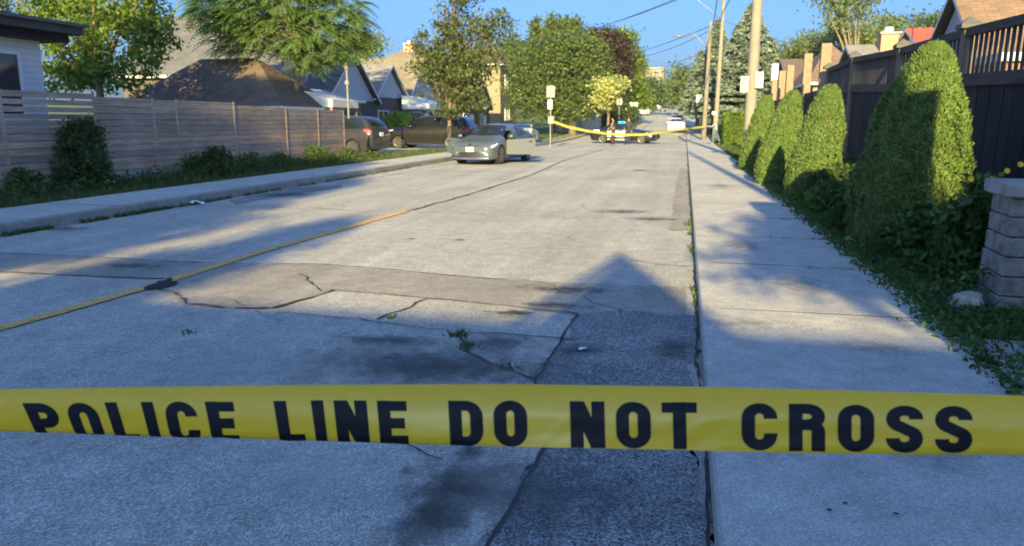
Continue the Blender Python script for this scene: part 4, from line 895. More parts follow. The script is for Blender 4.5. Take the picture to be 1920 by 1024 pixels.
def car(kind, label, cat, loc, rz, paint, name='car', L=1.0, group=None, tail='tail', wr=.33, xf=None, xr=None, open_doors=False, doorpaint=None, plate_front=True, lod=0, zscale=1):
    t = thing(name, label, cat, loc, rz, group); X, O = SURF[kind]; mb = MB(); xf = xf or {'hatch': 1.38, 'sedan': 1.5, 'suv': 1.4}[kind]; xr = xr or {'hatch': -1.37, 'sedan': -1.45, 'suv': -1.3}[kind]
    rows = []
    for x, p in zip(X, O):
        s = section(p); rows.append([(x, a, z) for a, z in s] + [(x, -a, z) for a, z in s[-2:0:-1]])
    n = len(rows[0]); V = [q for r_ in rows for q in r_]; Fs = []
    for i in range(len(rows) - 1):
        for k in range(n): Fs.append((i * n + k, (i + 1) * n + k, (i + 1) * n + (k + 1) % n, i * n + (k + 1) % n))
    Fs.append(tuple(range(n))); Fs.append(tuple((len(rows) - 1) * n + k for k in reversed(range(n))))
    me = bpy.data.meshes.new('body'); me.from_pydata(V, [], Fs); bm = bmesh.new(); bm.from_mesh(me); bmesh.ops.recalc_face_normals(bm, faces=bm.faces[:]); bm.to_mesh(me); bm.free()
    body = link('body', me, [paint, 'interior'], t, True)
    cut = MB(); hw = {'hatch': .89, 'sedan': .94, 'suv': .94}[kind]
    for x in (xf, xr):
        for s in (-1, 1): cut.tube([(x, s * (hw - .28), wr), (x, s * (hw + .2), wr)], wr + .055, 22)
    if open_doors:
        for s in (-1, 1): cut.box(-.02, .92, min(s * .35, s * 1.1), max(s * .35, s * 1.1), .3, 1.18)
    co = bpy.data.objects.new('cut', cut.mesh('cut')); co.data.materials.append(M['interior']); C.objects.link(co)
    bpy.context.view_layer.update(); m0 = body.matrix_world.copy(); pr = body.parent; body.parent = None
    try: boolean_cut(body, co)
    except Exception as ex: print('bool', ex)
    body.parent = pr; fix = body.data
    if len(fix.materials) < 2: fix.materials.append(M['interior'])
    fix.materials[0] = M[paint]
    if lod == 0: fix.polygons.foreach_set('use_smooth', [True] * len(fix.polygons))
    try: fix.set_sharp_from_angle(angle=R(38))
    except Exception: pass
    # wheels
    for x in (xf, xr):
        for s in (-1, 1):
            w = MB().tube([(x, s * (hw - .22), wr), (x, s * (hw - .015), wr)], wr, 20).build('wheel', 'tyre', t, False, 0)
            rm = MB(); rm.tube([(x, s * (hw - .10), wr), (x, s * (hw - .005), wr)], wr * .2, 8)
            for k in range(7):
                a = k * 2 * math.pi / 7; rm.box(-.028, .028, -.012, .012, .0, wr * .68, Matrix.Translation((x, s * (hw - .01), wr)) @ Matrix.Rotation(a, 4, 'Y'))
            ring = [(x + math.cos(a) * wr * rr, s * (hw + dd), wr + math.sin(a) * wr * rr) for rr, dd in ((.62, -.013), (.70, -.008)) for a in np.linspace(0, 2 * math.pi, 20, endpoint=False)]
            n0 = len(rm.v); rm.v += ring
            for k in range(20): rm.f.append((n0 + k, n0 + (k + 1) % 20, n0 + 20 + (k + 1) % 20, n0 + 20 + k)); rm.uv.append(None); rm.mi.append(0)
            rm.build('rim', 'rim', w)
    g = {'hatch': dict(ws=(1.02, .12), side=((.42, -1.55), (.18, -1.35)), rear=(-1.15, -2.08)), 'sedan': dict(ws=(.80, .12), side=((.42, -1.42), (.12, -1.12)), rear=(-1.02, -1.55)), 'suv': dict(ws=(1.02, .40), side=((.66, -1.95), (.42, -1.72)), rear=(-1.80, -2.16))}[kind]
    mb = MB(); a, b = g['ws']
    for s in (1, -1): mb.grid(panel(kind, ((a, 9.99), (b, 9.99), (b - .02, 8.55), (a - .16, 7.6)), s, .008))
    mb.build('windshield', 'glass', t, True)
    mb = MB(); a, b = g['rear']
    for s in (1, -1): mb.grid(panel(kind, ((a, 9.99), (b, 9.99), (b + .05, 8.2), (a, 8.6)), s, .008))
    mb.build('rear_window', 'glass', t, True)
    (s0, s1), (t0, t1) = g['side']
    for s in (1, -1):
        mid = (s0 + s1) / 2 + .2
        for (u0, u1, v0, v1, skip) in ((s0, mid + .05, t0, mid, open_doors), (mid - .05, s1, mid - .06, t1, False)):
            if not skip: mb = MB(); mb.grid(panel(kind, ((u0, 6.15), (u1, 6.15), (v1, 7.85), (v0, 7.85)), s, .007)); mb.build('side_window', 'glass', t, True)
        if doorpaint:
            for (u0, u1) in ((s0 + .12, mid + .02), (mid - .02, s1 + .35)):
                d = MB(); d.grid(panel(kind, ((u0, 2.2), (u1, 2.2), (u1, 6), (u0, 6)), s, .008)); d.build('door', doorpaint, t, True)
        elif lod == 0:
            d = MB()
            for xx in ([mid] if open_doors else [s0 + .18, mid, s1 + .3]): d.grid(panel(kind, ((xx, 2.4), (xx - .018, 2.4), (xx - .018, 6), (xx, 6)), s, .004, 1, 8))
            d.build('door_seam', 'ink', t)
        # lights
        xf0 = X[-1]; xr0 = X[0]
        h = MB(); h.grid(panel(kind, ((xf0 - .16, 5.2 if kind != 'hatch' else 5.1), (xf0 - .62, 5.5), (xf0 - .62, 6.3), (xf0 - .10, 6.0)), s, .010)); h.build('headlight', 'lamp_glass', t, True)
        h = MB(); h.grid(panel(kind, ((xr0 + .06, 4.6), (xr0 + .38, 5.0), (xr0 + .38, 6.0), (xr0 + .05, 6.0)), s, .010)); h.build('taillight', tail, t, True)
        if lod == 0 and not open_doors:
            mz = surf(kind, s0 + .05, 6.2); mm = MB(); mm.box(mz.x - .06, mz.x + .1, min(s * (mz.y + .02), s * (mz.y + .2)), max(s * (mz.y + .02), s * (mz.y + .2)), mz.z + .0, mz.z + .13); mm.build('mirror', paint, t, True, .02)
            for xx in (mid + .12, s1 + .4):
                q = surf(kind, xx, 5.3); MB().box(xx, xx + .16, min(s * (q.y), s * (q.y + .03)), max(s * (q.y), s * (q.y + .03)), q.z, q.z + .03).build('door_handle', paint, t)
    xe = X[-1]; q = surf(kind, xe, 4); MB().box(xe - .02, xe + .02, -.155, .155, q.z - .03, q.z + .13).build('licence_plate', 'plate', t, bevel=.004)
    xe = X[0]; q = surf(kind, xe, 5); MB().box(xe - .02, xe + .02, -.155, .155, q.z - .08, q.z + .08).build('licence_plate', 'plate', t, bevel=.004)
    if not open_doors:
        q = surf(kind, X[-1], 2); MB().box(X[-1] - .05, X[-1] + .012, -.5, .5, q.z - .02, q.z + .16).build('grille', 'trim', t)
    return t
# grey hatchback with both front doors open, facing the viewer
def hatch_front():
    t = car('hatch', 'grey hatchback facing the viewer with both front doors open', 'car', (-7.42, 29.2, 0), R(-90 - 9), 'car_grey', open_doors=True); t.scale = (1.02, 1.02, 1.06)
    k = 'hatch'; xe = SURF[k][0][-1]
    # lower intake with its bright surround
    mb = MB(); P = []
    for i in range(25):
        y = -.74 + 1.48 * i / 24; e = 1 - (abs(y) / .78) ** 4; P.append([(xe - .10 * (abs(y) / .74) ** 2.2 + .035, y, .26 + .0 * e), (xe - .10 * (abs(y) / .74) ** 2.2 + .03, y, .26 + .20 * e)])
    mb.grid(P); mb.build('lower_intake', 'trim', t)
    mb = MB(); tp = []; bt = []
    for i in range(25):
        y = -.76 + 1.52 * i / 24; e = max(0, 1 - (abs(y) / .78) ** 4); x = xe - .10 * (abs(y) / .74) ** 2.2 + .05; tp.append((x, y, .27 + .21 * e)); bt.append((x + .01, y, .25))
    mb.tube(bt, [.045] * 25, 6); mb.tube(tp[:5], .022, 6); mb.tube(tp[-9:], .03, 6); mb.build('bumper_trim', 'chrome', t, True)
    mb = MB(); mb.tube([(xe + .01 - .11 * (abs(y) / .7) ** 2, y, .655 + .015 * abs(y)) for y in np.linspace(-.6, .6, 15)], .012, 5); mb.build('bonnet_gap', 'ink', t)
    for s in (-1, 1):
        mb = MB(); mb.tube([(xe - .04 - .16 * (abs(y) / .7) ** 2, y * s, .645 + .10 * max(0, y - .3)) for y in np.linspace(.3, .80, 8)], .02, 5); mb.build('light_strip', 'lamp_glass', t, True)
    mb = MB(); mb.box(xe + .0, xe + .03, -.05, .05, .70, .75); mb.build('emblem', 'chrome', t, bevel=.01)
    # interior glimpsed through the openings
    MB().box(.15, .7, -.33, .33, .35, 1.0).build('front_seats', 'interior', t, bevel=.05)
    # doors, hinged at the front edge, open about 65 degrees
    for s in (-1, 1):
        h = Vector((.90, s * .88, 0)); ang = R(66)
        def dp(u, z, o): # u along the door from hinge, o outward thickness
            a = math.pi + (s * -ang); d = Vector((math.cos(a), math.sin(a), 0)); nn = Vector((-d.y, d.x, 0)) * s
            return h + d * u + nn * o + Vector((0, 0, z))
        mb = MB(); lo = []; 
        prof = [(.0, .34), (.0, .86), (1.06, .93), (1.10, .80), (1.06, .34)]
        for o, rev in ((0, False), (.07, True)):
            pts = [dp(u, z, o) for u, z in prof]; mb.face(pts[::-1] if rev else pts)
        for i in range(5):
            a_, b_ = prof[i], prof[(i + 1) % 5]; mb.face([dp(*a_, 0), dp(*a_, .07), dp(*b_, .07), dp(*b_, 0)])
        d = mb.build('door', 'car_grey', t)
        mb = MB(); fr = [(.04, .88), (.50, 1.26), (.98, 1.33), (1.07, .93)]
        mb.tube([dp(u, z, .035) for u, z in fr], .022, 6); mb.build('window_frame', 'trim', d)
        mb = MB(); mb.face([dp(u, z, .035) for u, z in fr]); mb.build('side_window', 'glass_clear', d)
        mb = MB(); q = dp(.16, .98, -.08); mb.box(q.x - .05, q.x + .05, q.y - .09, q.y + .09, .93, 1.05); mb.build('mirror', 'car_grey', d, True, .03)
        mb = MB(); q = dp(.9, .80, -.02); mb.box(q.x - .015, q.x + .015, q.y - .07, q.y + .07, .79, .82); mb.build('door_handle', 'chrome', d)
    return t
hatch_front()
# dark suv reversed into the driveway: its tail and near side show past the fence end
tag(MB().box(-27, WL - .003, 29.9, 46.0, .0, .142).build('driveway', 'walk'), kind='structure')
t = car('suv', 'dark grey suv parked in the driveway with a red tail light lit', 'car', (-15.55, 31.9, .14), R(174), 'car_char', tail='tail_on', name='parked_car')
t = car('suv', 'black suv parked side on behind the open doored hatchback', 'car', (-13.75, 39.8, .14), R(177), 'car_black', name='parked_car', zscale=1)
t.scale = (1.13, 1, 1.04)
p = W(950, 240, 50); car('sedan', 'black sedan parked behind the open right door of the hatchback', 'car', (p.x - .6, 50, .02), R(100), 'car_black', name='parked_car', lod=1)
p = W(985, 240, 55); car('hatch', 'white hatchback mostly hidden behind the open right door', 'car', (p.x, 55, .02), R(95), 'car_white', name='parked_car', lod=1)
# police car across the road
p = G(1182, 262); t = car('sedan', 'black police car with white doors standing across the road', 'police car', (p.x + .35, 57.0, 0), R(-10), 'car_black', name='police_car', doorpaint='car_white')
lb = MB().box(-.35, -.1, -.58, .58, 1.49, 1.60).build('lightbar', 'beacon', t, bevel=.03); MB().box(-.3, -.15, -.5, .5, 1.465, 1.49).build('lightbar_base', 'trim', lb)
mb = MB(); mb.box(2.46, 2.56, -.55, .55, .35, .75); mb.build('push_bumper', 'trim', t, bevel=.02)
for s in (-1, 1): q = surf('sedan', -2.0, 5); MB().grid(panel('sedan', ((-1.7, 4.2), (-2.15, 4.2), (-2.15, 5.6), (-1.7, 5.6)), s, .012)).build('side_decal', 'plate', t)
# white sedan parked at the right kerb, and the cars up the hill
p = W(1268, 243, 80); car('sedan', 'white sedan seen from behind at the right hand kerb', 'car', (p.x, 82, gz(81)), R(90), 'car_white', name='parked_car', tail='tail')
p = W(1278, 225, 96); car('sedan', 'grey car parked ahead of the white sedan at the kerb', 'car', (-1.0, 96, gz(96)), R(90), 'car_silver', name='parked_car', tail='tail')
p = W(1211, 211, 150); car('suv', 'oncoming white suv halfway up the hill on the left side', 'car', (p.x, 146, gz(146)), R(-88), 'car_white', name='car', lod=1)
p = W(1234, 204, 205); car('sedan', 'small white car farther up the street, left of a pair', 'car', (p.x, 200, gz(200)), R(-90), 'car_white', name='car', lod=1)
p = W(1248, 201, 225); car('sedan', 'small white car farther up the street, right of a pair', 'car', (p.x, 222, gz(222)), R(90), 'car_white', name='car', lod=1)
p = W(1224, 196, 270); car('sedan', 'silver car at the top of the street near the left trees', 'car', (p.x, 270, gz(270)), R(-90), 'car_silver', name='car', lod=1)

# ----------------------------------------------------------------- people
def person(label, loc, rz, pose, top, legs, hair, shoes='cloth_dark', vest=None, group=None, H=1.76, sleeve='long'):
    """faces +Y in its own frame; pose gives elbow/hand/knee/foot points for (left, right)"""
    t = thing('person', label, 'person', loc, rz, group); k = H / 1.76
    J = {'pel': (0, 0, .95), 'sp': (0, .01, 1.12), 'ch': (0, .0, 1.32), 'nk': (0, .0, 1.47), 'nk2': (0, .015, 1.53), 'hd': (0, .03, 1.62), 'tp': (0, .015, 1.71)}
    Rr = {'pel': .135, 'sp': .125, 'ch': .145, 'nk': .06, 'nk2': .052, 'hd': .085, 'tp': .062}
    E = [('pel', 'sp'), ('sp', 'ch'), ('ch', 'nk'), ('nk', 'nk2'), ('nk2', 'hd'), ('hd', 'tp')]; reg = {}
    J['nose'] = (0, .135, 1.605); Rr['nose'] = .016; E.append(('hd', 'nose'))
    for s, n in ((-1, 'L'), (1, 'R')):
        pz = pose[n]
        def add(nm, p, r, par): J[n + nm] = p; Rr[n + nm] = r; E.append((par, n + nm))
        add('sh', (s * .175, 0, 1.41), .062, 'ch'); add('el', pz['el'], .046, n + 'sh'); add('wr', pz['wr'], .029, n + 'el')
        w = Vector(pz['wr']); d = (w - Vector(pz['el'])).normalized(); a = Vector((0, 0, 1)).cross(d); a = a.normalized() if a.length > .1 else Vector((0, 1, 0)); b = d.cross(a)
        add('pm', tuple(w + d * .07), .032, n + 'wr')
        for i in range(4):
            q = w + d * (.105) + b * (i - 1.5) * .021; ln = (.06, .072, .068, .052)[i]; J[n + 'f%d' % i] = tuple(q); Rr[n + 'f%d' % i] = .010; E.append((n + 'pm', n + 'f%d' % i)); J[n + 'g%d' % i] = tuple(q + d * ln * .8 + a * .02 * s); Rr[n + 'g%d' % i] = .008; E.append((n + 'f%d' % i, n + 'g%d' % i))
        J[n + 'th'] = tuple(w + d * .075 + b * .05 + a * .01); Rr[n + 'th'] = .010; E.append((n + 'pm', n + 'th'))
        add('hp', (s * .095, 0, .88), .095, 'pel'); add('kn', pz['kn'], .062, n + 'hp'); add('an', pz['an'], .043, n + 'kn')
        an = Vector(pz['an']); fd = Vector(pz.get('toe', (0, 1, 0))).normalized(); J[n + 'hl'] = (an.x, an.y, .05); 
        add('to', tuple(an * 1 + fd * .17 + Vector((0, 0, .045 - an.z))), .038, n + 'an')
        del J[n + 'hl']
    names = list(J); idx = {n: i for i, n in enumerate(names)}
    me = bpy.data.meshes.new('sk'); me.from_pydata([tuple(Vector(J[n]) * k) for n in names], [(idx[a], idx[b]) for a, b in E], [])
    o = bpy.data.objects.new('sk', me); C.objects.link(o); m_ = o.modifiers.new('s', 'SKIN'); m_.use_smooth_shade = True
    for i, n in enumerate(names):
        r_ = Rr[n] * k; o.data.skin_vertices[0].data[i].radius = (r_ * (1.12 if n in ('ch', 'pel', 'sp') else 1), r_ * (.82 if n in ('ch', 'pel', 'sp') else 1)); o.data.skin_vertices[0].data[i].use_root = (n == 'pel')
    ss = o.modifiers.new('u', 'SUBSURF'); ss.levels = 1; ss.render_levels = 1
    dg = bpy.context.evaluated_depsgraph_get(); me2 = bpy.data.meshes.new_from_object(o.evaluated_get(dg)); bpy.data.objects.remove(o)
    for m0 in list(me2.materials): pass
    me2.materials.clear(); body = link('body', me2, 'skin', t, True)
    # clothing: shells pushed out from the body
    def near(p):
        best = None
        for a, b in E:
            A, B = Vector(J[a]) * k, Vector(J[b]) * k; u = max(0, min(1, (p - A).dot(B - A) / max(1e-6, (B - A).length_squared))); d_ = (A.lerp(B, u) - p).length - (Rr[a] * (1 - u) + Rr[b] * u) * k
            if best is None or d_ < best[0]: best = (d_, a, b, u)
        return best
    R_ = {}
    for f in me2.polygons:
        _, a, b, u = near(f.center); key = b[1:] if b[0] in 'LR' and b not in ('L', 'R') else b
        if b in ('sp',): g = 'top' if u > .25 or f.center.z > .98 * k else 'legs'
        elif b in ('ch', 'nk'): g = 'top' if f.center.z < 1.49 * k else 'skin'
        elif key == 'sh': g = 'top'
        elif key == 'el': g = 'top' if sleeve == 'long' or u < .8 else 'skin'
        elif key == 'wr': g = 'top' if sleeve == 'long' else 'skin'
        elif key in ('hp', 'kn'): g = 'legs'
        elif key == 'an': g = 'legs' if u < .95 else 'shoes'
        elif key == 'to': g = 'shoes'
        elif b == 'tp' or (b == 'hd' and u > .8) : g = 'hair' if f.center.z > 1.655 * k or f.center.y < .0 else 'skin'
        else: g = 'skin'
        R_.setdefault(g, []).append(f.index)
    V = [v_.co.copy() for v_ in me2.vertices]; Nn = [v_.normal.copy() for v_ in me2.vertices]
    for g, off, mt, nm in (('top', .014, top, 'shirt'), ('legs', .016, legs, 'trousers'), ('shoes', .012, shoes, 'shoes'), ('hair', .012, hair, 'hair')):
        if g in R_:
            fs = [tuple(me2.polygons[i].vertices) for i in R_[g]]; used = sorted({i for f in fs for i in f}); mp = {v_: i for i, v_ in enumerate(used)}
            m3 = bpy.data.meshes.new(nm); m3.from_pydata([V[i] + Nn[i] * off for i in used], [], [tuple(mp[i] for i in f) for f in fs]); link(nm, m3, mt, t, True)
    if vest:
        fs = [tuple(me2.polygons[i].vertices) for i in R_['top'] if abs(me2.polygons[i].center.x) < .17 * k and me2.polygons[i].center.z > 1.08 * k]; used = sorted({i for f in fs for i in f}); mp = {v_: i for i, v_ in enumerate(used)}
        m3 = bpy.data.meshes.new('vest'); m3.from_pydata([V[i] + Nn[i] * .032 for i in used], [], [tuple(mp[i] for i in f) for f in fs]); link('vest', m3, vest, t, True)
    return t
std = lambda s, ax=.25, hy=.05: dict(el=(s * ax, -.03, 1.14), wr=(s * (ax + .02), hy, .90), kn=(s * .105, .03, .49), an=(s * .11, -.01, .09))
p = G(1149, 271); person('officer on the left by the police car in a dark vest and maroon trousers', (p.x, p.y, 0), R(75), dict(L=dict(el=(-.27, .02, 1.15), wr=(-.2, .2, 1.06), kn=(-.10, .06, .49), an=(-.10, .0, .09)), R=std(1)), 'cloth_tan', 'cloth_maroon', 'hair_dark', vest='cloth_dark', H=1.9)
p = G(1178, 271); person('officer on the right by the police car, dressed all in dark navy', (p.x, p.y, 0), R(160), dict(L=std(-1, .24, .08), R=dict(el=(.30, -.02, 1.17), wr=(.22, .18, 1.05), kn=(.17, .06, .5), an=(.19, .05, .09))), 'cloth_dark', 'cloth_navy', 'hair_dark', vest='cloth_navy', H=1.92)
p = G(1341, 272, .12); person('man in a pale shirt and blue jeans holding up the far end of the tape', (p.x, p.y, .12), R(80), dict(L=dict(el=(-.24, .20, 1.20), wr=(-.16, .46, 1.22), kn=(-.12, .15, .5), an=(-.12, .10, .09)), R=dict(el=(.24, .16, 1.18), wr=(.14, .42, 1.16), kn=(.17, -.12, .5), an=(.22, -.32, .10))), 'cloth_grey', 'denim', 'hair_grey', 'cloth_grey', H=1.72)
# far tape: from the left sign post, sagging past the officers, up to the poles
def ribbon(name, pts, w, mat, label, cat):
    mb = MB(); row = []
    for i, p in enumerate(pts): tw = .25 * math.sin(i * .4); row.append([(p.x, p.y - math.sin(tw) * w / 2, p.z - math.cos(tw) * w / 2), (p.x, p.y + math.sin(tw) * w / 2, p.z + math.cos(tw) * w / 2)])
    mb.grid(row); o = mb.build(name, mat, None, True); return tag(o, label, cat)
KP = [(1037, 228, 45), (1065, 238, 46), (1100, 245.5, 47.5), (1135, 250.5, 49), (1170, 253, 50.5), (1205, 252.5, 52), (1240, 248.5, 54), (1275, 243.5, 57), (1308, 239, 60.5), (1322, 238, 61.6)]
pts = []
for i in range(len(KP) - 1):
    for k_ in range(4): u = k_ / 4; pts.append(W(*[KP[i][j] * (1 - u) + KP[i + 1][j] * u for j in range(3)]))
pts.append(W(*KP[-1])); ribbon('barrier_tape', pts, .16, 'tape_far', 'distant yellow tape sagging across the road past the police car', 'tape')

# ----------------------------------------------------------------- trees
def px_lobes(lst, Y):
    """lobes given as bearings: (px, py, radius_x px, radius_z px[, dY])"""
    out = []
    for l in lst:
        y = Y + (l[4] if len(l) > 4 else 0); c = W(l[0], l[1], y); s = ppm(l[0], l[1], y); out.append((c.x, c.y, c.z, l[2] / s, (l[2] + l[3]) / 2 / s * .9, l[3] / s))
    return out
def base(px, Y, z=.1): c = W(px, 228, Y); return (c.x, Y, gz(Y) + z)
tree('maple_tree', 'big bright leafed maple behind the fence beside the white sided house', base(190, 25), px_lobes([(110, 20, 75, 70), (200, 30, 85, 80), (270, 40, 62, 60), (150, 110, 75, 52), (215, 130, 60, 45), (90, -40, 90, 60), (240, -50, 80, 60), (285, 85, 40, 40), (115, 150, 50, 30)], 25), 'leaf_bright', .2, per=11, cl=.24, leaf=52, size=.085, fill=.4)
tree('tree', 'pale leaved tree peeping in at the top left corner', base(0, 40), px_lobes([(5, 15, 30, 34), (-60, -10, 70, 60)], 40), 'leaf_pale', .18, per=9, cl=.35, leaf=40, size=.11)
tree('tree', 'green treetop peeping over the roofs right of the feathery tree', base(690, 75), px_lobes([(688, 85, 30, 22), (660, 78, 26, 20)], 75), 'leaf_pale', .2, per=9, cl=.5, leaf=36, size=.17)
tree('young_tree', 'young street tree with thin brownish leaves behind the open doored hatchback', base(841, 35.5, .05), px_lobes([(850, 150, 68, 58), (830, 110, 55, 50), (890, 110, 50, 45), (850, 40, 42, 50), (800, 120, 35, 30), (905, 55, 34, 40), (850, -40, 60, 50), (870, 190, 45, 30), (930, 85, 18, 20), (940, 50, 12, 30), (785, 80, 14, 26)], 35.5), 'leaf_olive', .11, 'bark', per=11, cl=.26, leaf=44, size=.085, fill=.5, limbs=34, fork=.3)
tree('locust_tree', 'broad soft green locust tree behind the tape and grey backed sign', base(1075, 70), px_lobes([(1075, 116, 70, 50), (1010, 140, 50, 45), (1075, 165, 72, 50), (1010, 190, 55, 32), (1062, 88, 38, 28), (1095, 100, 34, 36), (1112, 160, 36, 36), (985, 120, 28, 34), (1030, 90, 30, 28), (1070, 205, 60, 24), (985, 170, 32, 34)], 70), 'leaf_mid', .35, per=7.5, cl=.5, leaf=46, size=.13, fill=.35, limbs=30)
tree('tree', 'slim upright shoots of a tree rising above the locust, left side', base(1040, 76), px_lobes([(1006, 66, 8, 28), (1036, 56, 8, 26), (1060, 54, 7, 24), (1078, 58, 7, 24), (966, 96, 9, 30), (1020, 85, 30, 20)], 76), 'leaf_mid', .10, per=26, cl=.34, leaf=46, size=.15, limbs=4)
tree('copper_beech', 'dark purple copper leaved tree between the two green ones', base(1135, 95), px_lobes([(1120, 85, 34, 30), (1150, 110, 34, 48), (1100, 75, 20, 16), (1140, 80, 26, 20)], 95), 'leaf_purple', .35, per=7, cl=.6, leaf=46, size=.18)
tree('tree', 'bright green sunlit tree right of the copper leaved one', base(1180, 104), px_lobes([(1160, 75, 28, 20), (1172, 105, 26, 30), (1185, 135, 20, 28), (1186, 175, 22, 30), (1160, 195, 24, 28), (1205, 185, 14, 18), (1192, 120, 12, 12)], 104), 'leaf_bright', .35, per=7, cl=.6, leaf=44, size=.19)
tree('flowering_tree', 'pale cream flowering tree before the copper leaved one', base(1140, 63), px_lobes([(1145, 165, 27, 18), (1128, 188, 20, 14), (1160, 156, 14, 12)], 63), 'leaf_cream', .15, per=9, cl=.4, leaf=40, size=.12)
shrub('shrub', 'dark rounded shrub under the bright trees, beside the round sign', base(1158, 84), 3.4, 2.4, 'leaf_deep', 4000, .14)
shrub('shrub', 'dark shrub below the cream flowering tree', base(1125, 82), 2.6, 2.2, 'leaf_deep', 3000, .14)
shrub('shrub', 'yellow green rounded shrub between the two dark suvs', base(748, 44.5), 1.9, 1.25, 'leaf_lime', 5200, .07)
for i, (px, Y, pl, mt, lb) in enumerate((
    (1215, 150, [(1210, 175, 22, 22), (1225, 185, 14, 16)], 'leaf_deep', 'dark tree along the left side of the hill'),
    (1232, 210, [(1228, 178, 18, 14), (1240, 186, 12, 10)], 'leaf_far', 'hazy greyish tree near the top of the street'),
    (1250, 300, [(1243, 180, 18, 14), (1258, 182, 12, 13), (1225, 168, 16, 14)], 'leaf_far', 'greyish trees closing the top of the street'),
    (1275, 140, [(1278, 150, 14, 22), (1283, 178, 16, 22), (1272, 175, 12, 20)], 'leaf_mid', 'green round tree left of the blue spruces'),
    (1200, 240, [(1195, 165, 24, 16), (1170, 160, 26, 18)], 'leaf_far', 'distant tree left of the apartment block'),
    (1300, 240, [(1290, 165, 26, 22), (1320, 160, 26, 26)], 'leaf_far', 'distant tree behind the blue spruces'),
    (1490, 75, [(1480, 105, 36, 26), (1520, 95, 36, 30), (1450, 118, 26, 20), (1550, 80, 36, 26)], 'leaf_pale', 'pale green tree behind the tan roofs'),
    (1590, 70, [(1590, 70, 44, 32), (1630, 78, 40, 28), (1570, 50, 26, 18)], 'leaf_pale', 'pale green tree above the hip roofed house'),
    (1600, 62, [(1575, 15, 34, 18), (1620, 5, 40, 26), (1600, 35, 30, 14), (1655, 50, 26, 16), (1560, 0, 26, 14)], 'leaf_pale', 'tall open crowned tree behind the tan roofed houses'),
    (1670, 80, [(1670, 55, 40, 22), (1640, 85, 30, 22)], 'leaf_pale', 'light tree left of the red roof'),
    (1745, 55, [(1745, 42, 26, 16), (1722, 50, 18, 10), (1765, 50, 22, 20)], 'leaf_mid', 'darker tree above the red roof'),
    (1020, 180, [(930, 120, 60, 30), (1000, 130, 60, 24)], 'leaf_far', 'distant trees behind the buff brick house'),
    (560, 90, [(560, 120, 60, 30), (620, 110, 50, 30)], 'leaf_mid', 'distant tree behind the grey gabled houses'),
    )):
    sp_ = 8 if 'open' in lb else 10; tree('tree', lb, base(px, Y), px_lobes(pl, Y), mt, .012 * Y * .25 if Y < 120 else .35, 'bark_pale' if 'open' in lb else 'bark', per=max(1.2, 7 * (60 / Y) ** 1.1) * (0.85 if 'open' in lb else 1), cl=.008 * Y, leaf=40, size=.0021 * Y, limbs=12 if 'open' in lb else 8, fork=.35)
# feathery ailanthus: long pinnate fronds drooping from the branch ends
def frond_tree(label, bs, lobes, mat, tr_, per, ln, trunkpx):
    t = thing('feathery_tree', label, 'tree', bs); b = Vector(bs); lo = [(x - b.x, y - b.y, z - b.z, a, c, d) for x, y, z, a, c, d in lobes]
    _, cs = lobed(lo, per, .1, 1, .3); Q = []; cen = np.mean([l[:3] for l in lo], 0)
    for c in cs:
        out = Vector(c) - Vector(cen); out.z = 0; out = out.normalized() if out.length > .05 else Vector((1, 0, 0))
        for k in range(rng.integers(6, 9)):
            a = rng.normal(0, .9); d = Vector((out.x * math.cos(a) - out.y * math.sin(a), out.x * math.sin(a) + out.y * math.cos(a), rng.uniform(-.1, .6))); d.normalize(); l_ = ln * rng.uniform(.6, 1.15); side = d.cross(Vector((0, 0, 1))).normalized()
            for j in range(9):
                u = (j + 1.5) / 10; p = Vector(c) + d * l_ * u - Vector((0, 0, .55 * l_ * u * u)); tw = d - Vector((0, 0, 1.1 * u)); tw.normalize(); w_ = .19 * l_ / ln * (1 - .45 * abs(u - .4)) 
                for s in (-1, 1):
                    o = (side * s * .9 + tw * .35 - Vector((0, 0, .28))).normalized(); q0 = p; q2 = p + o * w_ * 1.25; m_ = p + o * w_ * .55; e = tw * w_ * .24; Q.append(((q0.x, q0.y, q0.z), (m_.x + e.x, m_.y + e.y, m_.z + e.z), (q2.x, q2.y, q2.z), (m_.x - e.x, m_.y - e.y, m_.z - e.z)))
    quads('crown', np.array(Q), mat, t)
    mb = MB(); T = [W(px, py, bs[1]) - b for px, py in trunkpx]; T[0].z = -.1; mb.tube(T, [tr_ * (1 - .13 * i) for i in range(len(T))], 9)
    for i in rng.choice(len(cs), min(40, len(cs)), replace=False):
        e = Vector(cs[i]); a = T[-3].lerp(T[-1], rng.uniform(0, 1)); m_ = a.lerp(e, .55) + Vector((0, 0, .1 * (e - a).length)); mb.tube([a, m_, e], [.05, .03, .012], 6)
    mb.build('trunk', 'bark_pale', t, True)
frond_tree('feathery leaved tree arching over the far half of the board fence', base(557, 31.5), px_lobes([(460, 60, 65, 45), (540, 50, 70, 55), (620, 80, 60, 42), (500, 0, 75, 50), (600, 10, 70, 45), (420, 35, 45, 32), (560, 110, 50, 24), (650, 50, 34, 30), (540, -60, 90, 50), (400, 15, 36, 26)], 31.5), 'leaf_frond', .14, 14, 1.1, [(557, 300), (560, 200), (556, 160), (560, 110), (556, 60), (560, 20)])
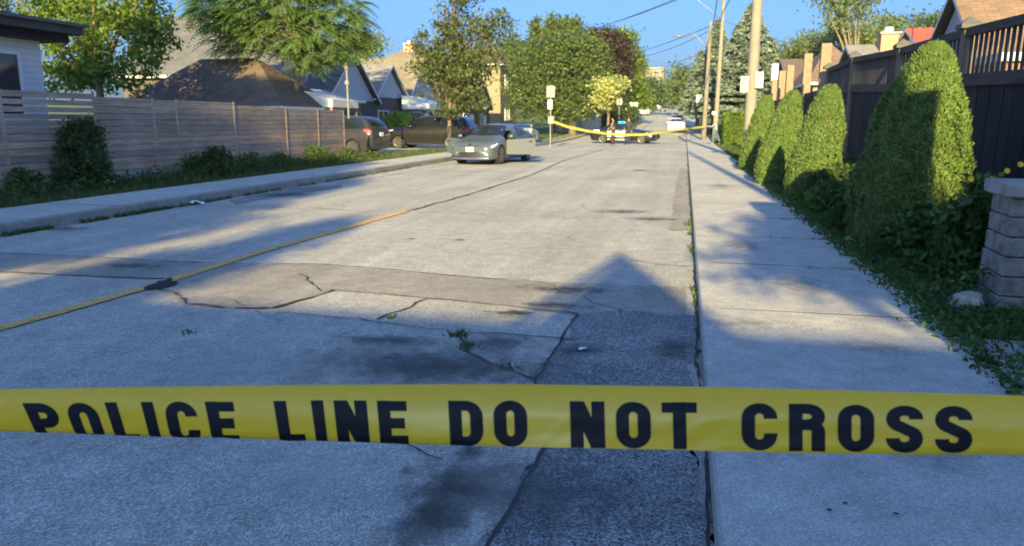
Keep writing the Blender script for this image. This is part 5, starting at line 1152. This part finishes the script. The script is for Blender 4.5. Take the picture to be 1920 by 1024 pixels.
# blue spruces
def spruce(label, px, apex_py, Y, halfpx, bottom_py, n_tiers=36, mat='leaf_spruce'):
    b = Vector(base(px, Y)); top = W(px, apex_py, Y).z - b.z; lowz = W(px, bottom_py, Y).z - b.z; r0 = halfpx / ppm(px, bottom_py, Y); t = thing('spruce_tree', label, 'spruce tree', b, 0, 'blue spruces behind the poles'); Q = []; mb = MB(); mb.tube([(0, 0, -.1), (0, 0, top * .98)], [.28, .03], 8)
    for i in range(n_tiers):
        u = i / (n_tiers - 1); z = lowz + (top - lowz) * u; r_ = r0 * (1 - u) ** .85 + .15; nb = int(12 + 22 * (1 - u))
        for k in range(nb):
            a = rng.uniform(0, 2 * math.pi); L_ = r_ * rng.uniform(.72, 1.12); d = np.array((math.cos(a), math.sin(a), 0)); mb.tube([(0, 0, z), (d[0] * L_ * .9, d[1] * L_ * .9, z - L_ * .16)], [.03, .008], 4, False)
            m_ = int(26 + 60 * L_); uu = rng.random(m_) ** .6; p = d * (uu * L_)[:, None]; p[:, 2] = z - .22 * L_ * uu + .10 * L_ * uu ** 2 - .18 * rng.random(m_) ; sd = np.array((-d[1], d[0], 0)); p += sd * (rng.normal(size=m_) * (.10 + .16 * L_ * (1 - uu * .6)))[:, None]
            s = .19 * rng.uniform(.6, 1.3, (m_, 1)); dirn = d * .7 + sd * rng.normal(size=(m_, 1)) * .6; dirn = dirn + np.stack([np.zeros(m_), np.zeros(m_), rng.normal(0, .35, m_) - .1], 1); dirn /= np.linalg.norm(dirn, axis=1, keepdims=True); w_ = np.cross(dirn, rng.normal(size=(m_, 3))); w_ /= np.linalg.norm(w_, axis=1, keepdims=True)
            q = np.empty((m_, 4, 3)); q[:, 0] = p - dirn * s; q[:, 2] = p + dirn * s; q[:, 1] = p + w_ * s * .5; q[:, 3] = p - w_ * s * .5; Q.append(q)
    quads('crown', np.vstack(Q), mat, t); mb.build('trunk', 'bark', t)
spruce('tallest blue spruce, right behind the big utility pole', 1398, 8, 72, 92, 205)
spruce('blue spruce behind the pair of poles', 1338, 38, 80, 50, 205, 32)
spruce('shorter blue spruce left of the poles, beyond the white and red sign', 1308, 95, 92, 32, 200, 26)
# hedge by the man
def hedge(label, x0, x1, y0, y1, h, mat, n, size):
    t = thing('hedge', label, 'hedge', ((x0 + x1) / 2, (y0 + y1) / 2, .1)); u = rng.uniform(-1, 1, (n, 3)); k = rng.integers(0, 3, n); u[np.arange(n), k] = np.sign(u[np.arange(n), k]); u[:, 2] = np.where(k == 2, 1, u[:, 2])
    p = u * np.array(((x1 - x0) / 2, (y1 - y0) / 2, h / 2)); p[:, 2] += h / 2; b = np.array([1 + .10 * noise.noise(Vector(q) * 1.6) + .05 * noise.noise(Vector(q) * 5) for q in p])[:, None]; rd = (1 - .10 * (np.abs(u).prod(1)))[:, None]
    quads('crown', leaves(p * b * rd, size, .55), mat, t, ([(x * (x1 - x0) * .45, y * (y1 - y0) * .45, z) for x in (-1, 1) for y in (-1, 1) for z in (0, h * .9)], [(0, 1, 3, 2), (4, 6, 7, 5), (0, 4, 5, 1), (2, 3, 7, 6), (1, 5, 7, 3)]))
hx0, hx1 = W(1353, 230, 52).x, W(1396, 230, 50).x
hedge('rounded bright green hedge between the man and the big pole', hx0, hx1 + .6, 48.5, 52.5, 2.05, 'leaf_bright', 9000, .07)
# trees behind the viewer that dapple the left half of the street
def hidden_tree(label, x, y, lobes, mat='leaf_mid'):
    lobes = [(a_, b_, c_ * KS, d_, e_, f_ * KS) for a_, b_, c_, d_, e_, f_ in lobes]
    tree('tree', label, (x, y, .1), lobes, mat, .22, per=30, cl=.25, leaf=44, size=.10, fill=.5, limbs=10)
hidden_tree('street tree behind the viewer on the left', -9.3, -19, [(-6.95, -19, 7.7, 1.9, 2, 1.0), (-7.4, -19, 9.3, 1.6, 2, 1.2), (-10.0, -19, 8.8, 2.3, 2, 2.8), (-8.7, -19, 11.0, 1.4, 1.5, 1.0)])
hidden_tree('smaller street tree behind the viewer near the centre', -4, -18, [(-3.75, -18, 6.75, .62, 1, .5), (-3.4, -18, 7.45, .36, .7, .45), (-4.1, -18, 6.3, .8, 1, .35)])
hidden_tree('garden tree behind the viewer on the far left', -14.5, -14, [(-13.6, -14, 7.5, 2.4, 2, 3.0), (-15.5, -14, 9, 2.6, 2, 3.5), (-12.6, -14, 10.6, 1.3, 1.6, 1.4)])
hidden_tree('tall tree at the far left whose shade falls on the bungalow', -18, 4, [(-17.5, 4, 8.0, 2.0, 2, 1.7), (-20, 4, 7.2, 2.2, 2, 1.7), (-15.5, 4, 8.4, 1.5, 2, 1.8), (-22.5, 4, 6.8, 1.8, 2, 1.5), (-18, 4, 6.2, 4, 2, 1.5)])
hidden_tree('garden tree behind the viewer on the right', 4.6, -12, [(2.8, -12, 5.55, .75, 1, .32), (3.2, -12, 6.2, .5, 1, .3), (4.7, -12, 4.6, .9, 1.2, .7), (5.8, -12, 5.6, 1.6, 1.6, 1.2)])

# ----------------------------------------------------------------- the barrier tape in the foreground
TW = .076
def interp(s, ks, vs): return float(np.interp(s, ks, vs))
# control stations along the tape: bearing x, bearing y of the top edge, forward distance
def at_depth(px, py, d):
    r = ray(px, py); f = (-r[0] * math.sin(TH) + r[1] * math.cos(TH)) * math.cos(PH) - r[2] * math.sin(PH); k = d / f; return Vector((r[0] * k, r[1] * k, EYE + r[2] * k))
SX = [-700, -300, 0, 300, 600, 960, 1300, 1600, 1920, 2250, 2700]; SYt = [752, 739, 730, 725.5, 721.5, 720.5, 725, 732.5, 742, 753, 772]
SD = [.935 - .095 * (x / 1920) for x in SX]
ST = [at_depth(x, y, d) for x, y, d in zip(SX, SYt, SD)]
SYb = [800, 806, 808, 816, 825, 833, 840, 847, 853, 860, 870]
LEN = [0];
for a, b in zip(ST, ST[1:]): LEN.append(LEN[-1] + (b - a).length)
vd = Vector(ray(960, 512)).normalized(); upc = cam.rotation_euler.to_matrix() @ Vector((0, 1, 0))
def frame(s):
    P = Vector([interp(s, LEN, [p[i] for p in ST]) for i in range(3)]); px = interp(s, LEN, SX); d = interp(s, LEN, SD)
    i = min(int(np.searchsorted(LEN, s)), len(ST) - 1); i = max(i, 1); T = (ST[i] - ST[i - 1]).normalized(); vis = (interp(s, LEN, SYb) - interp(s, LEN, SYt)) / F * d
    view = (P - Vector((0, 0, EYE))).normalized(); dn = -upc; dn = (dn - T * dn.dot(T)); dn = (dn - view * dn.dot(view)).normalized(); aw = view
    return P, T, dn, aw, vis
PROF = {}
def tape_pt(s, v, lift=0):
    """s along, v down from the top edge; the foot of the tape curls away from the viewer"""
    P, T, dn, aw, vis = frame(s); top = .75; k0 = math.floor(vis / .0005) * .0005; g_ = (vis - k0) / .0005
    qa, qb = profile(k0, top), profile(k0 + .0005, top)
    q = [tuple(a * (1 - g_) + b * g_ for a, b in zip(u, w)) for u, w in zip(qa, qb)]; f = max(0, min(1, v / TW)) * 60; i = min(int(f), 59); g = f - i; a, b = q[i], q[i + 1]; x = a[0] * (1 - g) + b[0] * g; y = a[1] * (1 - g) + b[1] * g; ph = a[2] * (1 - g) + b[2] * g
    lift += .0016 * noise.noise(Vector((s * 9, v * 30, 2))) + .0007 * noise.noise(Vector((s * 45 + v * 60, v * 25, 5)))
    nn = (-aw * math.cos(ph) - dn * math.sin(ph)); return P + dn * x + aw * y + nn * lift
def profile(vis, top):
    key = round(vis, 5)
    if key not in PROF:
        n = 60; dv = TW / n; best = None
        lo, hi = 0.0, TW
        for _ in range(18):
            vb = (lo + hi) / 2; x = 0; y = 0; mx_ = 0; xs_ = [(0, 0, 0)]
            for i in range(n):
                vv = (i + .5) * dv; ph = top * max(0, 1 - vv / .045) ** 1.0 - (0 if vv < vb else min(2.2, (vv - vb) / .0095))
                x += math.cos(ph) * dv; y -= math.sin(ph) * dv; mx_ = max(mx_, x); xs_.append((x, y, ph))
            if mx_ > vis: hi = vb
            else: lo = vb
        PROF[key] = xs_
    return PROF[key]
mb = MB(); ns = 300
rows = [[tape_pt(LEN[-1] * i / ns, TW * j / 40) for j in range(41)] for i in range(ns + 1)]
mb.grid(rows); tp = mb.build('barrier_tape', 'tape', None, True); tag(tp, 'yellow barrier tape stretched across the foreground with black block lettering', 'tape')
# lettering: strokes in units of the cap height, thickness T_
def arc(cx, cy, rx, ry, a0, a1, n=10): return [(cx + rx * math.cos(R(a0 + (a1 - a0) * i / n)), cy + ry * math.sin(R(a0 + (a1 - a0) * i / n))) for i in range(n + 1)]
T_ = .285; h_ = T_ / 2
def glyph(ch):
    """centre lines; x right, y up 0..1; returns (strokes, width)"""
    W_ = .75; hv = h_ * (.78 if ch in 'PRDOCS' else 1); l, r_, b, t_ = h_, W_ - h_, hv, 1 - hv; m_ = .5; rx = (r_ - l) / 2; cx = (l + r_) / 2
    O = arc(cx, t_ - .22, rx, .22, 180, 0, 12)[0:] ; Ob = arc(cx, b + .22, rx, .22, 0, -180, 12)
    if ch == 'O': return [O + Ob + [O[0]]], W_
    if ch == 'D': return [[(l, -0 + b), (l, t_), (cx, t_)] + arc(cx, t_ - .24, rx, .24, 90, 0, 8) + arc(cx, b + .24, rx, .24, 0, -90, 8) + [(cx, b), (l, b)], [(l, 0), (l, 1)]], W_
    if ch == 'P': return [[(l, 0), (l, 1)], [(l, t_), (cx, t_)] + arc(cx, t_ - .18, rx, .18, 90, -90, 12) + [(l, t_ - .36)]], W_
    if ch == 'R': return [[(l, 0), (l, 1)], [(l, t_), (cx, t_)] + arc(cx, t_ - .17, rx, .17, 90, -90, 12) + [(l, t_ - .34)], [(cx - .02, t_ - .34)] + arc(cx + .02, t_ - .34 - .14, rx - .02, .14, 90, 0, 5) + [(r_, 0)]], W_ + .02
    if ch == 'C': return [[(r_, .66)] + arc(cx, t_ - .22, rx, .22, 0, 180, 12) + arc(cx, b + .22, rx, .22, 180, 360, 12) + [(r_, .36)]], W_
    if ch == 'S': return [[(r_, .70)] + arc(cx, t_ - .18, rx, .18, 0, 180, 12) + arc(cx, t_ - .20, rx, .16, 180, 250, 4) + [(cx, .5)] + arc(cx, b + .20, rx, .16, 70, 0, 4) + arc(cx, b + .18, rx, .18, 0, -180, 12) + [(l, .30)]], W_
    if ch == 'L': return [[(l, 0), (l, 1)], [(l, b), (.62, b)]], .62
    if ch == 'I': return [[(l, 0), (l, 1)]], T_
    if ch == 'E': return [[(l, 0), (l, 1)], [(l, b * .85), (.66, b * .85)], [(l, m_), (.60, m_)], [(l, 1 - h_ * .85), (.66, 1 - h_ * .85)]], .66
    if ch == 'N': return [[(l, 0), (l, 1)], [(r_, 0), (r_, 1)], [(l + .02, .98), (r_ - .02, .02)]], W_
    if ch == 'T': return [[(cx, 0), (cx, 1)], [(0, t_ + .02), (W_, t_ + .02)]], W_
def s_of_px(x): return interp(x, SX, LEN)
units = []; x = 0
for ch in 'POLICE LINE DO NOT CROSS':
    if ch == ' ': x += .70; continue
    st, w_ = glyph(ch); units.append((st, x, w_)); x += w_ + .235
tot = x - .235; s0_, s1_ = s_of_px(41), s_of_px(1826); HL = (s1_ - s0_) / tot; print('letter height', HL, 'tape len', LEN[-1])
HT = .0535; MT = .0205
mb = MB()
def put(x, y):
    sx = s0_ + x * HL; v = MT + (1 - y) * HT; pxl = interp(sx, LEN, SX); sh = interp(pxl, [0, 300, 800, 2000], [.5, .22, .04, 0]); mt = interp(pxl, [0, 900, 1300, 1900], [.001, .0025, .001, -.004]); return tape_pt(sx + sh * (1 - y) * HT, v + mt, .0004)
for st, x0, wg in units:
    for s in st:
        th = T_ if not (len(s) == 2 and abs(s[0][1] - s[1][1]) < .01) else T_ * .80
        if len(s) == 2 and s[0][0] != s[1][0] and s[0][1] != s[1][1]: th = T_ * 1.0
        D = [];
        for a, b in zip(s, s[1:]):
            d = math.hypot(b[0] - a[0], b[1] - a[1]); n = max(1, int(d / .03)); D += [(a[0] + (b[0] - a[0]) * i / n, a[1] + (b[1] - a[1]) * i / n) for i in range(n)]
        D.append(s[-1]); row = []; closed = s[0] == s[-1]
        for i, p in enumerate(D):
            a = D[i - 1] if i > 0 else (D[-2] if closed else p); b = D[i + 1] if i + 1 < len(D) else (D[1] if closed else p); dx, dy = b[0] - a[0], b[1] - a[1]; l_ = math.hypot(dx, dy) or 1; nx_, ny_ = -dy / l_, dx / l_
            th2 = th * (1 - .22 * abs(nx_ * 0 + ny_) ** 2) if len(s) > 4 else th
            row.append([put(x0 + min(wg, max(0, p[0] + nx_ * th2 * (j / 10 - .5))), min(1, max(0, p[1] + ny_ * th2 * (j / 10 - .5)))) for j in range(11)])
        mb.grid(row)
lt = mb.build('lettering', 'ink', tp)
# stakes outside the frame that hold the tape
for e, lb in ((ST[0], 'thin stake holding the left end of the near tape'), (ST[-1], 'thin stake holding the right end of the near tape')):
    tag(MB().tube([(e.x, e.y, 0), (e.x, e.y, e.z + .1)], .02, 8).build('stake', 'galv'), lb, 'stake')

# ----------------------------------------------------------------- the evening air
hz = MB().box(-700, 700, -300, 720, -3, 60).build('haze', 'sign_white'); hz.data.materials.clear()
m = bpy.data.materials.new('haze'); m.use_nodes = True; nt = m.node_tree; nt.nodes.remove(nt.nodes['Principled BSDF'])
pv = nt.nodes.new('ShaderNodeVolumePrincipled'); pv.inputs['Color'].default_value = (.8, .87, .95, 1); pv.inputs['Density'].default_value = .00022; pv.inputs['Anisotropy'].default_value = .1
nt.links.new(pv.outputs[0], nt.nodes['Material Output'].inputs['Volume']); hz.data.materials.append(m); tag(hz, 'faint evening haze filling the street', 'haze', kind='stuff')
